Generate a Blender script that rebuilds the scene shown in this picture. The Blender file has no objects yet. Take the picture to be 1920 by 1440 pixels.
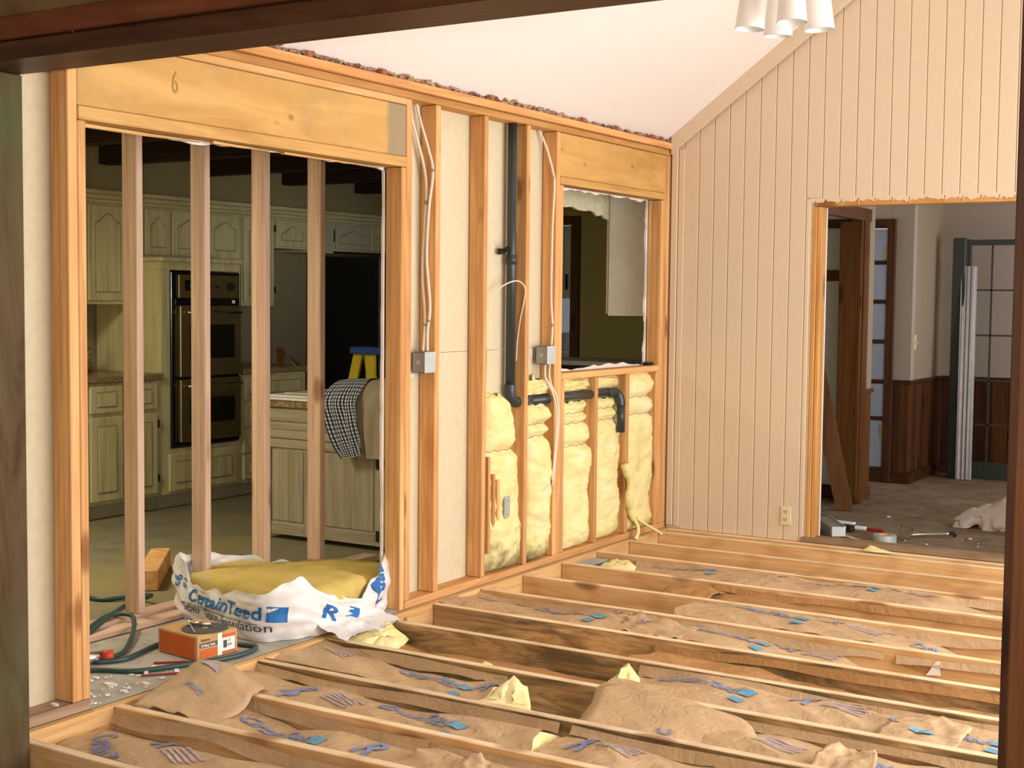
import bpy, bmesh, math, random
import numpy as np
from mathutils import Vector, Matrix
random.seed(7)
scene = bpy.context.scene
COL = scene.collection

# ------------------------------------------------------------------ camera
CAM = Vector((3.6832, -7.8408, 1.4369))
yaw, pit, rol = (math.radians(a) for a in (-31.6677, -3.5865, 0.5984))
Fw = Vector((math.sin(yaw)*math.cos(pit), math.cos(yaw)*math.cos(pit), math.sin(pit)))
Rt = Vector((math.cos(yaw), -math.sin(yaw), 0)); Up = Rt.cross(Fw)
R2 = math.cos(rol)*Rt + math.sin(rol)*Up; U2 = -math.sin(rol)*Rt + math.cos(rol)*Up
cd = bpy.data.cameras.new('camera'); cam = bpy.data.objects.new('camera', cd); COL.objects.link(cam)
M = Matrix((R2, U2, -Fw)).transposed().to_4x4(); M.translation = CAM
cam.matrix_world = M
cd.sensor_fit = 'HORIZONTAL'; cd.sensor_width = 36.0; cd.lens = 2566.3*36.0/1920.0
cd.clip_start = 0.05; cd.clip_end = 100
scene.camera = cam

# ------------------------------------------------------------------ world and light
wd = bpy.data.worlds.new('world'); scene.world = wd; wd.use_nodes = True
bg = wd.node_tree.nodes['Background']; bg.inputs[0].default_value = (0.80, 0.90, 1.0, 1); bg.inputs[1].default_value = 1.2
def area(name, loc, rot, sx, sy, power, col):
    l = bpy.data.lights.new(name, 'AREA'); l.shape = 'RECTANGLE'; l.size = sx; l.size_y = sy
    l.energy = power; l.color = col
    o = bpy.data.objects.new(name, l); COL.objects.link(o); o.location = loc; o.rotation_euler = rot
    return o
H = math.pi/2
area('daylight_living_window', (4.56, -2.55, 1.30), (0, H, 0), 2.1, 3.9, 195, (1.0, 0.985, 0.965))     # right wall glazing
area('kitchen_end_fill', (-2.3, -5.0, 1.55), (H, 0, math.pi), 1.0, 0.9, 26, (1.0, 0.97, 0.86))     # unseen fill light added to lift the dark kitchen, no window there
area('kitchen_overhead_fill', (-2.15, -3.75, 2.27), (0, 0, 0), 0.5, 0.9, 50, (1.0, 0.94, 0.72))  # added overhead fill for the kitchen, no fixture is built for it
area('daylight_hall_window', (3.3, 2.6, 1.5), (0, H, 0), 1.1, 1.2, 36, (1.0, 0.97, 1.0))
area('front_room_fill', (5.9, -7.6, 1.5), (0, H, 0), 1.4, 1.6, 34, (1.0, 0.93, 0.86))  # added fill so the near header and casing faces stay readable
area('side_room_fill', (-0.75, 2.5, 1.6), (0, -H, 0), 0.9, 0.7, 5, (0.9, 0.95, 1.0))  # added light to brighten the pale panes of the far hall door
fl = bpy.data.lights.new('camera_flash', 'POINT'); fl.energy = 165; fl.shadow_soft_size = 0.02; fl.color = (1.0, 0.97, 0.94)
fo = bpy.data.objects.new('camera_flash', fl); COL.objects.link(fo); fo.location = CAM+U2*0.055-R2*0.03+Fw*0.03      # the photograph was taken with its flash on
cy = scene.cycles; cy.max_bounces = 6; cy.diffuse_bounces = 4; cy.glossy_bounces = 2; cy.transmission_bounces = 4; cy.adaptive_threshold = 0.03; cy.caustics_reflective = False; cy.caustics_refractive = False
vs = scene.view_settings
vs.view_transform = 'Standard'; vs.look = 'None'; vs.gamma = 1.0; vs.use_curve_mapping = False; vs.exposure = 0.0

# ------------------------------------------------------------------ materials
def newmat(name, rough=0.7, spec=0.25, metal=0.0):
    m = bpy.data.materials.new(name); m.use_nodes = True
    nt = m.node_tree; b = nt.nodes['Principled BSDF']
    b.inputs['Roughness'].default_value = rough; b.inputs['Metallic'].default_value = metal
    b.inputs['Specular IOR Level'].default_value = spec
    return m, nt, b
def N(nt, t, **kw):
    n = nt.nodes.new(t)
    for k, v in kw.items():
        if k in n.inputs: n.inputs[k].default_value = v
        else: setattr(n, k, v)
    return n
def ramp(nt, fac, stops):
    r = nt.nodes.new('ShaderNodeValToRGB'); e = r.color_ramp.elements
    while len(e) < len(stops): e.new(0.5)
    for s, (p, c) in zip(e, stops):
        s.position = p; s.color = (*c, 1) if len(c) == 3 else c
    nt.links.new(fac, r.inputs[0]); return r
def mix(nt, fac, a, b, mode='MIX'):
    m = nt.nodes.new('ShaderNodeMix'); m.data_type = 'RGBA'; m.blend_type = mode
    for sock, v in ((m.inputs[0], fac), (m.inputs[6], a), (m.inputs[7], b)):
        if hasattr(v, 'is_output'): nt.links.new(v, sock)
        elif isinstance(v, (int, float)): sock.default_value = v
        else: sock.default_value = (*v, 1)
    return m.outputs[2]
def coords(nt, sc=(1, 1, 1), rnd=True):
    tc = nt.nodes.new('ShaderNodeTexCoord'); mp = nt.nodes.new('ShaderNodeMapping')
    mp.inputs['Scale'].default_value = sc
    src = tc.outputs['Object']
    if rnd:
        oi = nt.nodes.new('ShaderNodeObjectInfo'); mu = nt.nodes.new('ShaderNodeMath'); mu.operation = 'MULTIPLY'
        mu.inputs[1].default_value = 37.0; nt.links.new(oi.outputs['Random'], mu.inputs[0])
        ad = nt.nodes.new('ShaderNodeVectorMath'); ad.operation = 'ADD'
        nt.links.new(src, ad.inputs[0]); nt.links.new(mu.outputs[0], ad.inputs[1]); src = ad.outputs[0]
    nt.links.new(src, mp.inputs[0]); return mp.outputs[0]
def bump(nt, b, h, strength=0.2, dist=0.01):
    bp = nt.nodes.new('ShaderNodeBump'); bp.inputs['Strength'].default_value = strength; bp.inputs['Distance'].default_value = dist
    nt.links.new(h, bp.inputs['Height']); nt.links.new(bp.outputs[0], b.inputs['Normal'])
_w = {}
def wood(name, axis, lo, hi, knots=1.0, mold=0.0, rough=0.65, var=0.12, ring=1.0):
    key = (name, axis)
    if key in _w: return _w[key]
    m, nt, b = newmat(name + '_' + axis, rough, 0.2)
    a = 'xyz'.index(axis)
    def S(l, c): v = [c]*3; v[a] = l; return v
    gr = N(nt, 'ShaderNodeTexNoise', Scale=1.0, Detail=3.0, Roughness=0.6, Distortion=1.4); nt.links.new(coords(nt, S(0.9, 13)), gr.inputs['Vector'])
    rg = N(nt, 'ShaderNodeTexWave', Scale=1.0, Distortion=5.0, Detail=2.0); rg.inputs['Detail Scale'].default_value = 0.7
    nt.links.new(coords(nt, S(0.8, 9)), rg.inputs['Vector'])
    fn = N(nt, 'ShaderNodeTexNoise', Scale=1.0, Detail=1.0, Roughness=0.7); nt.links.new(coords(nt, S(4, 160)), fn.inputs['Vector'])
    c0 = ramp(nt, gr.outputs[0], [(0.3, lo), (0.68, hi)]).outputs[0]
    rr = ramp(nt, rg.outputs['Fac'], [(0.0, (1, 1, 1)), (0.75, (1, 1, 1)), (1.0, (0.80, 0.70, 0.58))]).outputs[0]
    c1 = mix(nt, 0.55*ring, c0, rr, 'MULTIPLY')
    ff = ramp(nt, fn.outputs[0], [(0.3, (0.86, 0.83, 0.8)), (0.7, (1.08, 1.08, 1.08))]).outputs[0]
    c2 = mix(nt, 0.7, c1, ff, 'MULTIPLY')
    if knots:
        vo = N(nt, 'ShaderNodeTexVoronoi', Scale=1.0); nt.links.new(coords(nt, S(2.1, 5.5)), vo.inputs['Vector'])
        kf = ramp(nt, vo.outputs['Distance'], [(0.0, (0.9, 0.9, 0.9)), (0.11, (0.75, 0.75, 0.75)), (0.19, (0, 0, 0))]).outputs[0]
        c2 = mix(nt, kf, c2, (lo[0]*0.42, lo[1]*0.30, lo[2]*0.25))
    if mold:
        mo = N(nt, 'ShaderNodeTexNoise', Scale=1.0, Detail=5.0, Roughness=0.72, Distortion=1.0); nt.links.new(coords(nt, S(1.6, 11)), mo.inputs['Vector'])
        mf = ramp(nt, mo.outputs[0], [(0.37, (0, 0, 0)), (0.60, (0.86, 0.86, 0.86))]).outputs[0]
        c2 = mix(nt, mf, c2, (0.10, 0.075, 0.036))
    hs = N(nt, 'ShaderNodeHueSaturation'); oi = nt.nodes.new('ShaderNodeObjectInfo')
    mr = N(nt, 'ShaderNodeMapRange'); mr.inputs[3].default_value = 1-var; mr.inputs[4].default_value = 1+var
    nt.links.new(oi.outputs['Random'], mr.inputs[0]); nt.links.new(mr.outputs[0], hs.inputs['Value']); nt.links.new(c2, hs.inputs['Color'])
    nt.links.new(hs.outputs[0], b.inputs['Base Color'])
    _w[key] = m; return m
STUD_LO, STUD_HI = (0.56, 0.265, 0.095), (0.80, 0.465, 0.195)
NEW_LO, NEW_HI = (0.57, 0.37, 0.275), (0.72, 0.51, 0.375)
JOI_LO, JOI_HI = (0.57, 0.315, 0.125), (0.78, 0.50, 0.235)
def W_stud(ax): return wood('fir_stud', ax, STUD_LO, STUD_HI, 0.8)
def W_new(ax): return wood('fresh_stud', ax, NEW_LO, NEW_HI, 1)
def W_joist(ax): return wood('joist_wood', ax, JOI_LO, JOI_HI, 1)
def W_mold(ax): return wood('mouldy_joist', ax, JOI_LO, JOI_HI, 1, mold=1.0)
def W_pale(ax): return wood('pale_plate', ax, (0.62, 0.33, 0.12), (0.80, 0.52, 0.235), 0)
def W_dark(ax): return wood('dark_stained', ax, (0.045, 0.016, 0.007), (0.10, 0.038, 0.015), 0.5, var=0.05, rough=0.45)
def W_walnut(ax): return wood('walnut_trim', ax, (0.075, 0.026, 0.008), (0.15, 0.056, 0.016), 0.3, var=0.08, rough=0.45)
def W_plank(ax): return wood('brown_board', ax, (0.105, 0.042, 0.011), (0.175, 0.073, 0.019), 0.2, var=0.05, rough=0.5)
def plain(name, col, rough=0.7, spec=0.25, metal=0.0, nz=0.06, nscale=18, bmp=0.0):
    m, nt, b = newmat(name, rough, spec, metal)
    n = N(nt, 'ShaderNodeTexNoise', Scale=nscale, Detail=4.0, Roughness=0.6); nt.links.new(coords(nt), n.inputs['Vector'])
    c = ramp(nt, n.outputs[0], [(0.3, tuple(x*(1-nz) for x in col)), (0.7, tuple(min(1, x*(1+nz)) for x in col))]).outputs[0]
    nt.links.new(c, b.inputs['Base Color'])
    if bmp: bump(nt, b, n.outputs[0], bmp, 0.01)
    return m
def header_mat():
    m, nt, b = newmat('header_board', 0.6, 0.2)
    n = N(nt, 'ShaderNodeTexNoise', Scale=1.0, Detail=5.0, Roughness=0.6, Distortion=0.8); nt.links.new(coords(nt, (10, 1.6, 9)), n.inputs['Vector'])
    c = ramp(nt, n.outputs[0], [(0.3, (0.50, 0.265, 0.075)), (0.7, (0.69, 0.415, 0.145))]).outputs[0]
    s = N(nt, 'ShaderNodeTexNoise', Scale=2.2, Detail=4.0, Roughness=0.6); nt.links.new(coords(nt), s.inputs['Vector'])
    sf = ramp(nt, s.outputs[0], [(0.53, (0, 0, 0)), (0.70, (0.5, 0.5, 0.5))]).outputs[0]
    c = mix(nt, sf, c, (0.34, 0.25, 0.13))
    v = N(nt, 'ShaderNodeTexVoronoi', Scale=1.0); nt.links.new(coords(nt, (7, 5, 7)), v.inputs['Vector'])
    vf = ramp(nt, v.outputs['Distance'], [(0.0, (0.85, 0.85, 0.85)), (0.13, (0, 0, 0))]).outputs[0]
    c = mix(nt, vf, c, (0.22, 0.11, 0.04))
    tc = nt.nodes.new('ShaderNodeTexCoord'); sx = nt.nodes.new('ShaderNodeSeparateXYZ'); nt.links.new(tc.outputs['Object'], sx.inputs[0])
    ma = N(nt, 'ShaderNodeMath'); ma.operation = 'MULTIPLY_ADD'; ma.inputs[1].default_value = 0.16; nt.links.new(s.outputs[0], ma.inputs[0]); nt.links.new(sx.outputs[1], ma.inputs[2])
    wf = ramp(nt, ma.outputs[0], [(0.845, (0, 0, 0)), (0.875, (0.85, 0.85, 0.85))]).outputs[0]          # grey weathered end grain patch
    c = mix(nt, wf, c, (0.29, 0.235, 0.15))
    nt.links.new(c, b.inputs['Base Color']); bump(nt, b, n.outputs[0], 0.15, 0.004); return m
def glasswool(name, col, mold=0.0, z0=0.0, z1=0.2):
    m, nt, b = newmat(name, 0.95, 0.05)
    n = N(nt, 'ShaderNodeTexNoise', Scale=7.0, Detail=6.0, Roughness=0.62); nt.links.new(coords(nt), n.inputs['Vector'])
    c = ramp(nt, n.outputs[0], [(0.25, tuple(x*0.80 for x in col)), (0.5, col), (0.8, tuple(min(1, x*1.06) for x in (col[0], col[1], col[2]*1.5)))]).outputs[0]
    if mold:
        s = N(nt, 'ShaderNodeTexNoise', Scale=9.0, Detail=7.0, Roughness=0.7); nt.links.new(coords(nt), s.inputs['Vector'])
        tc = nt.nodes.new('ShaderNodeTexCoord'); sx = nt.nodes.new('ShaderNodeSeparateXYZ'); nt.links.new(tc.outputs['Object'], sx.inputs[0])
        mr = N(nt, 'ShaderNodeMapRange'); mr.inputs[1].default_value = z0; mr.inputs[2].default_value = z1; mr.inputs[3].default_value = 0.30; mr.inputs[4].default_value = -0.12
        nt.links.new(sx.outputs[2], mr.inputs[0]); ad = N(nt, 'ShaderNodeMath'); ad.operation = 'ADD'
        nt.links.new(s.outputs[0], ad.inputs[0]); nt.links.new(mr.outputs[0], ad.inputs[1])
        f = ramp(nt, ad.outputs[0], [(0.58, (0, 0, 0)), (0.85, (0.8*mold, 0.8*mold, 0.8*mold))]).outputs[0]
        c = mix(nt, f, c, (0.10, 0.085, 0.035))
    nt.links.new(c, b.inputs['Base Color'])
    f2 = N(nt, 'ShaderNodeTexNoise', Scale=120.0, Detail=3.0); nt.links.new(coords(nt), f2.inputs['Vector'])
    bump(nt, b, f2.outputs[0], 0.5, 0.006); return m
def kraft(name, col):
    m, nt, b = newmat(name, 0.6, 0.3)
    n = N(nt, 'ShaderNodeTexNoise', Scale=5.0, Detail=6.0, Roughness=0.65, Distortion=0.6); nt.links.new(coords(nt), n.inputs['Vector'])
    c = ramp(nt, n.outputs[0], [(0.3, tuple(x*0.86 for x in col)), (0.7, tuple(x*1.12 for x in col))]).outputs[0]
    f = N(nt, 'ShaderNodeTexNoise', Scale=60.0, Detail=3.0); nt.links.new(coords(nt, (1, 6, 1)), f.inputs['Vector'])
    c = mix(nt, 0.25, c, ramp(nt, f.outputs[0], [(0.3, (0.8, 0.8, 0.8)), (0.7, (1.1, 1.1, 1.1))]).outputs[0], 'MULTIPLY')
    nt.links.new(c, b.inputs['Base Color'])
    v = N(nt, 'ShaderNodeTexNoise', Scale=16.0, Detail=2.0, Roughness=0.55, Distortion=1.5); nt.links.new(coords(nt), v.inputs['Vector'])
    bump(nt, b, v.outputs[0], 0.35, 0.02); return m
def spotted(name, base, spot, scale, amt=0.5, rough=0.8, base2=None, bmp=0.1):
    m, nt, b = newmat(name, rough, 0.2)
    n = N(nt, 'ShaderNodeTexNoise', Scale=scale, Detail=8.0, Roughness=0.7); nt.links.new(coords(nt, rnd=False), n.inputs['Vector'])
    c = ramp(nt, n.outputs[0], [(amt-0.13, spot), (amt+0.12, base)]).outputs[0]
    if base2:
        n2 = N(nt, 'ShaderNodeTexNoise', Scale=scale*0.25, Detail=5.0, Distortion=0.5); nt.links.new(coords(nt, rnd=False), n2.inputs['Vector'])
        c = mix(nt, ramp(nt, n2.outputs[0], [(0.45, (0, 0, 0)), (0.62, (0.75, 0.75, 0.75))]).outputs[0], c, base2)
    nt.links.new(c, b.inputs['Base Color']); bump(nt, b, n.outputs[0], bmp, 0.01); return m
def washed(name, axis, col, dark):
    m, nt, b = newmat(name + '_' + axis, 0.5, 0.3)
    s = [26.0]*3; s['xyz'.index(axis)] = 1.4
    n = N(nt, 'ShaderNodeTexNoise', Scale=1.0, Detail=6.0, Roughness=0.7, Distortion=0.3); nt.links.new(coords(nt, s), n.inputs['Vector'])
    nt.links.new(ramp(nt, n.outputs[0], [(0.32, dark), (0.58, col)]).outputs[0], b.inputs['Base Color']); return m
def plaid_mat():
    m, nt, b = newmat('plaid_cotton', 0.9, 0.1)
    tc = nt.nodes.new('ShaderNodeTexCoord'); sx = nt.nodes.new('ShaderNodeSeparateXYZ'); nt.links.new(tc.outputs['UV'], sx.inputs[0])
    outs = []
    for i in (0, 1):
        mu = N(nt, 'ShaderNodeMath'); mu.operation = 'FRACT'; mm = N(nt, 'ShaderNodeMath'); mm.operation = 'MULTIPLY'; mm.inputs[1].default_value = (15.0, 30.0)[i]
        nt.links.new(sx.outputs[i], mm.inputs[0]); nt.links.new(mm.outputs[0], mu.inputs[0])
        r = nt.nodes.new('ShaderNodeValToRGB'); r.color_ramp.interpolation = 'CONSTANT'
        e = r.color_ramp.elements; e[0].position = 0; e[0].color = (0.05, 0.07, 0.17, 1); e[1].position = 0.52; e[1].color = (0.86, 0.84, 0.76, 1)
        nt.links.new(mu.outputs[0], r.inputs[0]); outs.append(r.outputs[0])
    nt.links.new(mix(nt, 0.75, outs[0], outs[1], 'MULTIPLY'), b.inputs['Base Color'])
    return m
MT = dict(
    header=header_mat(),
    wallboard=plain('buff_wallboard', (0.66, 0.56, 0.385), 0.85, nz=0.05, nscale=30, bmp=0.05),
    gypsum=plain('gypsum_white', (0.83, 0.77, 0.72), 0.9, bmp=0.3),
    siding=plain('tan_paint', (0.69, 0.545, 0.385), 0.55, 0.3, nz=0.035, nscale=60, bmp=0.05),
    backing=plain('siding_groove', (0.60, 0.46, 0.31), 0.7),
    ceiling=plain('ceiling_white', (0.87, 0.80, 0.755), 0.85, nz=0.012),
    olive=plain('olive_wall', (0.40, 0.335, 0.13), 0.8, nz=0.03),
    hallwall=plain('taupe_wall', (0.43, 0.36, 0.29), 0.8, nz=0.03),
    hallwall2=plain('khaki_wall', (0.34, 0.27, 0.18), 0.8, nz=0.03),
    whitewall=plain('white_wall', (0.72, 0.72, 0.72), 0.8, nz=0.03),
    concrete=spotted('dusty_concrete', (0.44, 0.40, 0.35), (0.30, 0.265, 0.22), 9.0, 0.42),
    kfloor=spotted('kitchen_slab', (0.245, 0.215, 0.135), (0.18, 0.155, 0.095), 5.0, 0.45, base2=(0.29, 0.225, 0.085)),
    carpet=spotted('worn_subfloor', (0.215, 0.145, 0.085), (0.12, 0.078, 0.042), 14.0, 0.46, base2=(0.24, 0.185, 0.125)),
    dirt=plain('dark_earth', (0.09, 0.065, 0.045), 0.95),
    wool=glasswool('yellow_fibreglass', (0.87, 0.745, 0.345)),
    woolm=glasswool('mouldy_fibreglass', (0.86, 0.73, 0.335), 1.0, -0.02, 0.34),
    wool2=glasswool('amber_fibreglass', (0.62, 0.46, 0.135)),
    pinkwool=spotted('rubble_fill', (0.40, 0.22, 0.17), (0.16, 0.085, 0.05), 35.0, 0.5, bmp=0.8, base2=(0.52, 0.36, 0.20)),
    brick=plain('brick_red', (0.36, 0.12, 0.06), 0.9, nz=0.2, nscale=40),
    kraft=kraft('kraft_paper', (0.51, 0.34, 0.19)),
    cardboard=kraft('brown_backing', (0.40, 0.205, 0.075)),
    ink=plain('blue_ink', (0.20, 0.25, 0.42), 0.7, nz=0.25, nscale=50),
    ink2=plain('teal_ink', (0.13, 0.32, 0.47), 0.7, nz=0.2, nscale=50),
    inkp=plain('violet_smudge', (0.42, 0.34, 0.36), 0.7, nz=0.2, nscale=25),
    black_ink=plain('black_marker', (0.08, 0.05, 0.03), 0.8),
    blue=plain('bag_blue', (0.025, 0.16, 0.45), 0.45),
    navy=plain('bag_navy', (0.03, 0.05, 0.13), 0.5),
    plastic=plain('white_poly', (0.80, 0.77, 0.75), 0.38, 0.45, nz=0.03, bmp=0.05),
    abs=plain('black_abs', (0.030, 0.040, 0.040), 0.35, 0.5, nz=0.1),
    yellow_print=plain('yellow_print', (0.55, 0.45, 0.06), 0.6),
    cable=plain('white_cable', (0.76, 0.66, 0.52), 0.55),
    cable2=plain('dark_cable', (0.27, 0.22, 0.13), 0.6),
    tape=plain('grey_tape', (0.28, 0.26, 0.24), 0.6),
    zinc=plain('zinc_steel', (0.34, 0.34, 0.33), 0.45, 0.5, 0.55),
    steelpale=plain('pale_zinc', (0.50, 0.53, 0.51), 0.4, 0.5, 0.35),
    chrome=plain('bright_steel', (0.80, 0.80, 0.82), 0.2, 0.5, 1.0, nz=0.02),
    iron=plain('black_iron', (0.02, 0.018, 0.016), 0.5),
    cab=washed('limed_cabinet', 'z', (0.60, 0.545, 0.30), (0.42, 0.355, 0.18)),
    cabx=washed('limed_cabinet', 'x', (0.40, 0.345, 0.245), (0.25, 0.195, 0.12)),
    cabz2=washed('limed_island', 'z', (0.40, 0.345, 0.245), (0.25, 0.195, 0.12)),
    cabgrey=plain('unpainted_cabinet', (0.44, 0.41, 0.29), 0.6),
    granite=spotted('granite', (0.36, 0.26, 0.12), (0.10, 0.065, 0.03), 70.0, 0.47, 0.25),
    splash=plain('backsplash', (0.27, 0.215, 0.125), 0.5, nz=0.1, nscale=8),
    ovensteel=plain('oven_steel', (0.33, 0.26, 0.11), 0.32, 0.5, 0.85),
    ovenblack=plain('oven_black', (0.010, 0.009, 0.008), 0.15, 0.5),
    fridge=plain('fridge_black', (0.008, 0.007, 0.007), 0.4, 0.3),
    glow=plain('display_green', (0.05, 0.30, 0.27), 0.5),
    tag=plain('white_label', (0.85, 0.85, 0.82), 0.6, nz=0.02),
    orange=plain('orange_print', (0.62, 0.14, 0.03), 0.6, nz=0.08),
    carton=plain('carton_tan', (0.55, 0.32, 0.14), 0.7, nz=0.08),
    disc=plain('grey_disc', (0.10, 0.095, 0.09), 0.7, nz=0.15),
    hose=plain('green_hose', (0.030, 0.065, 0.055), 0.4, 0.5),
    red=plain('red_plastic', (0.55, 0.06, 0.02), 0.4),
    darkred=plain('dark_red', (0.28, 0.015, 0.015), 0.4),
    ladyel=plain('ladder_yellow', (0.55, 0.42, 0.02), 0.45, nz=0.06),
    ladblue=spotted('ladder_blue', (0.03, 0.07, 0.28), (0.5, 0.5, 0.5), 30.0, 0.30),
    plaid=plaid_mat(),
    frost=plain('frosted_glass', (0.88, 0.84, 0.80), 0.35, 0.5, nz=0.01),
    fanwhite=plain('fan_white', (0.80, 0.72, 0.66), 0.4),
    greenmetal=plain('green_grey_metal', (0.055, 0.065, 0.055), 0.5, 0.4, 0.2),
    dullglass=plain('dusty_pane', (0.22, 0.19, 0.13), 0.25, 0.5),
    alu=plain('brushed_alu', (0.62, 0.60, 0.58), 0.35, 0.5, 0.7, nz=0.12, nscale=12),
    brass=plain('brass', (0.60, 0.45, 0.15), 0.35, 0.5, 0.8),
    ivory=plain('ivory_plastic', (0.74, 0.62, 0.38), 0.45),
    appliance=plain('appliance_white', (0.70, 0.72, 0.75), 0.4),
    roughwood=None, winglass=None)
# rough-sawn jamb with a green cast stain
def jamb_mat():
    m, nt, b = newmat('rough_sawn_jamb', 0.75, 0.1)
    n = N(nt, 'ShaderNodeTexNoise', Scale=1.0, Detail=7.0, Roughness=0.65, Distortion=1.2); nt.links.new(coords(nt, (9, 9, 2.2), False), n.inputs['Vector'])
    c = ramp(nt, n.outputs[0], [(0.3, (0.075, 0.040, 0.018)), (0.55, (0.125, 0.080, 0.042)), (0.75, (0.15, 0.11, 0.058))]).outputs[0]
    g = N(nt, 'ShaderNodeTexNoise', Scale=1.6, Detail=3.0); nt.links.new(coords(nt, rnd=False), g.inputs['Vector'])
    c = mix(nt, ramp(nt, g.outputs[0], [(0.46, (0, 0, 0)), (0.62, (0.7, 0.7, 0.7))]).outputs[0], c, (0.085, 0.105, 0.042))
    nt.links.new(c, b.inputs['Base Color'])
    f = N(nt, 'ShaderNodeTexNoise', Scale=180.0, Detail=3.0); nt.links.new(coords(nt, rnd=False), f.inputs['Vector'])
    bump(nt, b, f.outputs[0], 0.6, 0.004); return m
MT['roughwood'] = jamb_mat()
def glass_mat():
    m, nt, b = newmat('clear_pane', 0.05, 0.5)
    b.inputs['Transmission Weight'].default_value = 1.0; b.inputs['IOR'].default_value = 1.1; b.inputs['Base Color'].default_value = (0.95, 0.97, 0.97, 1)
    return m
MT['winglass'] = glass_mat()

# ------------------------------------------------------------------ mesh helpers
ORG = {}
def base_of(o): return ORG.get(o.name, Vector((0, 0, 0)))
def link(name, me, parent=None, org=(0, 0, 0)):
    o = bpy.data.objects.new(name, me); COL.objects.link(o)
    ORG[o.name] = Vector(org)
    if parent is not None:
        o.parent = parent; o.location = Vector(org) - base_of(parent)
    else: o.location = org
    return o
def raw(name, verts, faces, mat, parent=None, smooth=False, mats=None, fm=None, uvs=None):
    v = np.asarray(verts, float); org = np.array([(v[:, 0].min()+v[:, 0].max())/2, (v[:, 1].min()+v[:, 1].max())/2, v[:, 2].min()])
    me = bpy.data.meshes.new(name); me.from_pydata((v-org).tolist(), [], faces)
    for m in (mats or [mat]): me.materials.append(MT[m] if isinstance(m, str) else m)
    if fm is not None: me.polygons.foreach_set('material_index', fm)
    if smooth: me.polygons.foreach_set('use_smooth', [True]*len(me.polygons))
    if uvs is not None:
        ul = me.uv_layers.new(); idx = [0]*len(me.loops); me.loops.foreach_get('vertex_index', idx)
        ul.data.foreach_set('uv', np.asarray(uvs, float)[idx].ravel())
    me.update()
    return link(name, me, parent, org)
class MB:
    def __init__(s): s.v = []; s.f = []
    def add(s, V, F):
        n = len(s.v); s.v += [tuple(map(float, p)) for p in V]; s.f += [tuple(i+n for i in f) for f in F]; return s
    def box(s, x0, x1, y0, y1, z0, z1, c=0.0, T=None):
        if x0 > x1: x0, x1 = x1, x0
        if y0 > y1: y0, y1 = y1, y0
        if z0 > z1: z0, z1 = z1, z0
        c = min(c, (x1-x0)*.4, (y1-y0)*.4, (z1-z0)*.4)
        if c <= 0:
            V = [(x, y, z) for z in (z0, z1) for y in (y0, y1) for x in (x0, x1)]
            F = [(0, 2, 3, 1), (4, 5, 7, 6), (0, 1, 5, 4), (2, 6, 7, 3), (0, 4, 6, 2), (1, 3, 7, 5)]
        else:
            bm = bmesh.new(); bmesh.ops.create_cube(bm, size=1)
            for v in bm.verts: v.co = Vector(((x0+x1)/2+v.co.x*(x1-x0), (y0+y1)/2+v.co.y*(y1-y0), (z0+z1)/2+v.co.z*(z1-z0)))
            bmesh.ops.bevel(bm, geom=bm.edges[:], offset=c, segments=1, affect='EDGES', profile=0.5)
            bm.verts.index_update(); V = [tuple(v.co) for v in bm.verts]; F = [tuple(v.index for v in f.verts) for f in bm.faces]; bm.free()
        if T is not None: V = [tuple(T @ Vector(p)) for p in V]
        return s.add(V, F)
    def tube(s, pts, r, n=10, close=True):
        P = [Vector(p) for p in pts]; rr = r if isinstance(r, (list, tuple)) else [r]*len(P)
        V = []; F = []; up = None
        for i, p in enumerate(P):
            t = (P[min(i+1, len(P)-1)]-P[max(i-1, 0)]).normalized()
            if up is None: up = t.orthogonal().normalized()
            up = (up - t*up.dot(t)).normalized(); w = t.cross(up)
            for k in range(n):
                a = 2*math.pi*k/n; V.append(p+(up*math.cos(a)+w*math.sin(a))*rr[i])
        for i in range(len(P)-1):
            for k in range(n): F.append((i*n+k, i*n+(k+1) % n, (i+1)*n+(k+1) % n, (i+1)*n+k))
        if close: F.append(tuple(range(n-1, -1, -1))); F.append(tuple((len(P)-1)*n+k for k in range(n)))
        return s.add(V, F)
    def cyl(s, a, b, r, n=16, r2=None): return s.tube([a, b], [r, r if r2 is None else r2], n)
    def prism(s, poly, z0, z1, T=None):       # poly in local xy, extruded z
        n = len(poly); V = [(x, y, z0) for x, y in poly]+[(x, y, z1) for x, y in poly]
        F = [tuple(range(n-1, -1, -1)), tuple(range(n, 2*n))]+[(i, (i+1) % n, n+(i+1) % n, n+i) for i in range(n)]
        if T is not None: V = [tuple(T @ Vector(p)) for p in V]
        return s.add(V, F)
    def build(s, name, mat, parent=None, smooth=False):
        o = raw(name, s.v, s.f, mat, parent, smooth); return o
def box(name, x0, x1, y0, y1, z0, z1, mat, parent=None, c=0.0, T=None):
    return MB().box(x0, x1, y0, y1, z0, z1, c, T).build(name, mat, parent)
def lit_top(o, mat):
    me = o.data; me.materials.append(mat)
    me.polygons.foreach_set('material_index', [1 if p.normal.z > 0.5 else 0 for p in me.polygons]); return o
def wbox(name, x0, x1, y0, y1, z0, z1, W, ax, parent=None, c=0.003):
    return box(name, x0, x1, y0, y1, z0, z1, W(ax), parent, c)
def thing(name, label, cat, loc, group=None):
    o = bpy.data.objects.new(name, None); COL.objects.link(o); o.location = loc; ORG[o.name] = Vector(loc)
    o.empty_display_size = 0.1
    return tag(o, label, cat, group)
def tag(o, label, cat, group=None):
    o['label'] = label; o['category'] = cat
    if group: o['group'] = group
    return o
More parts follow.
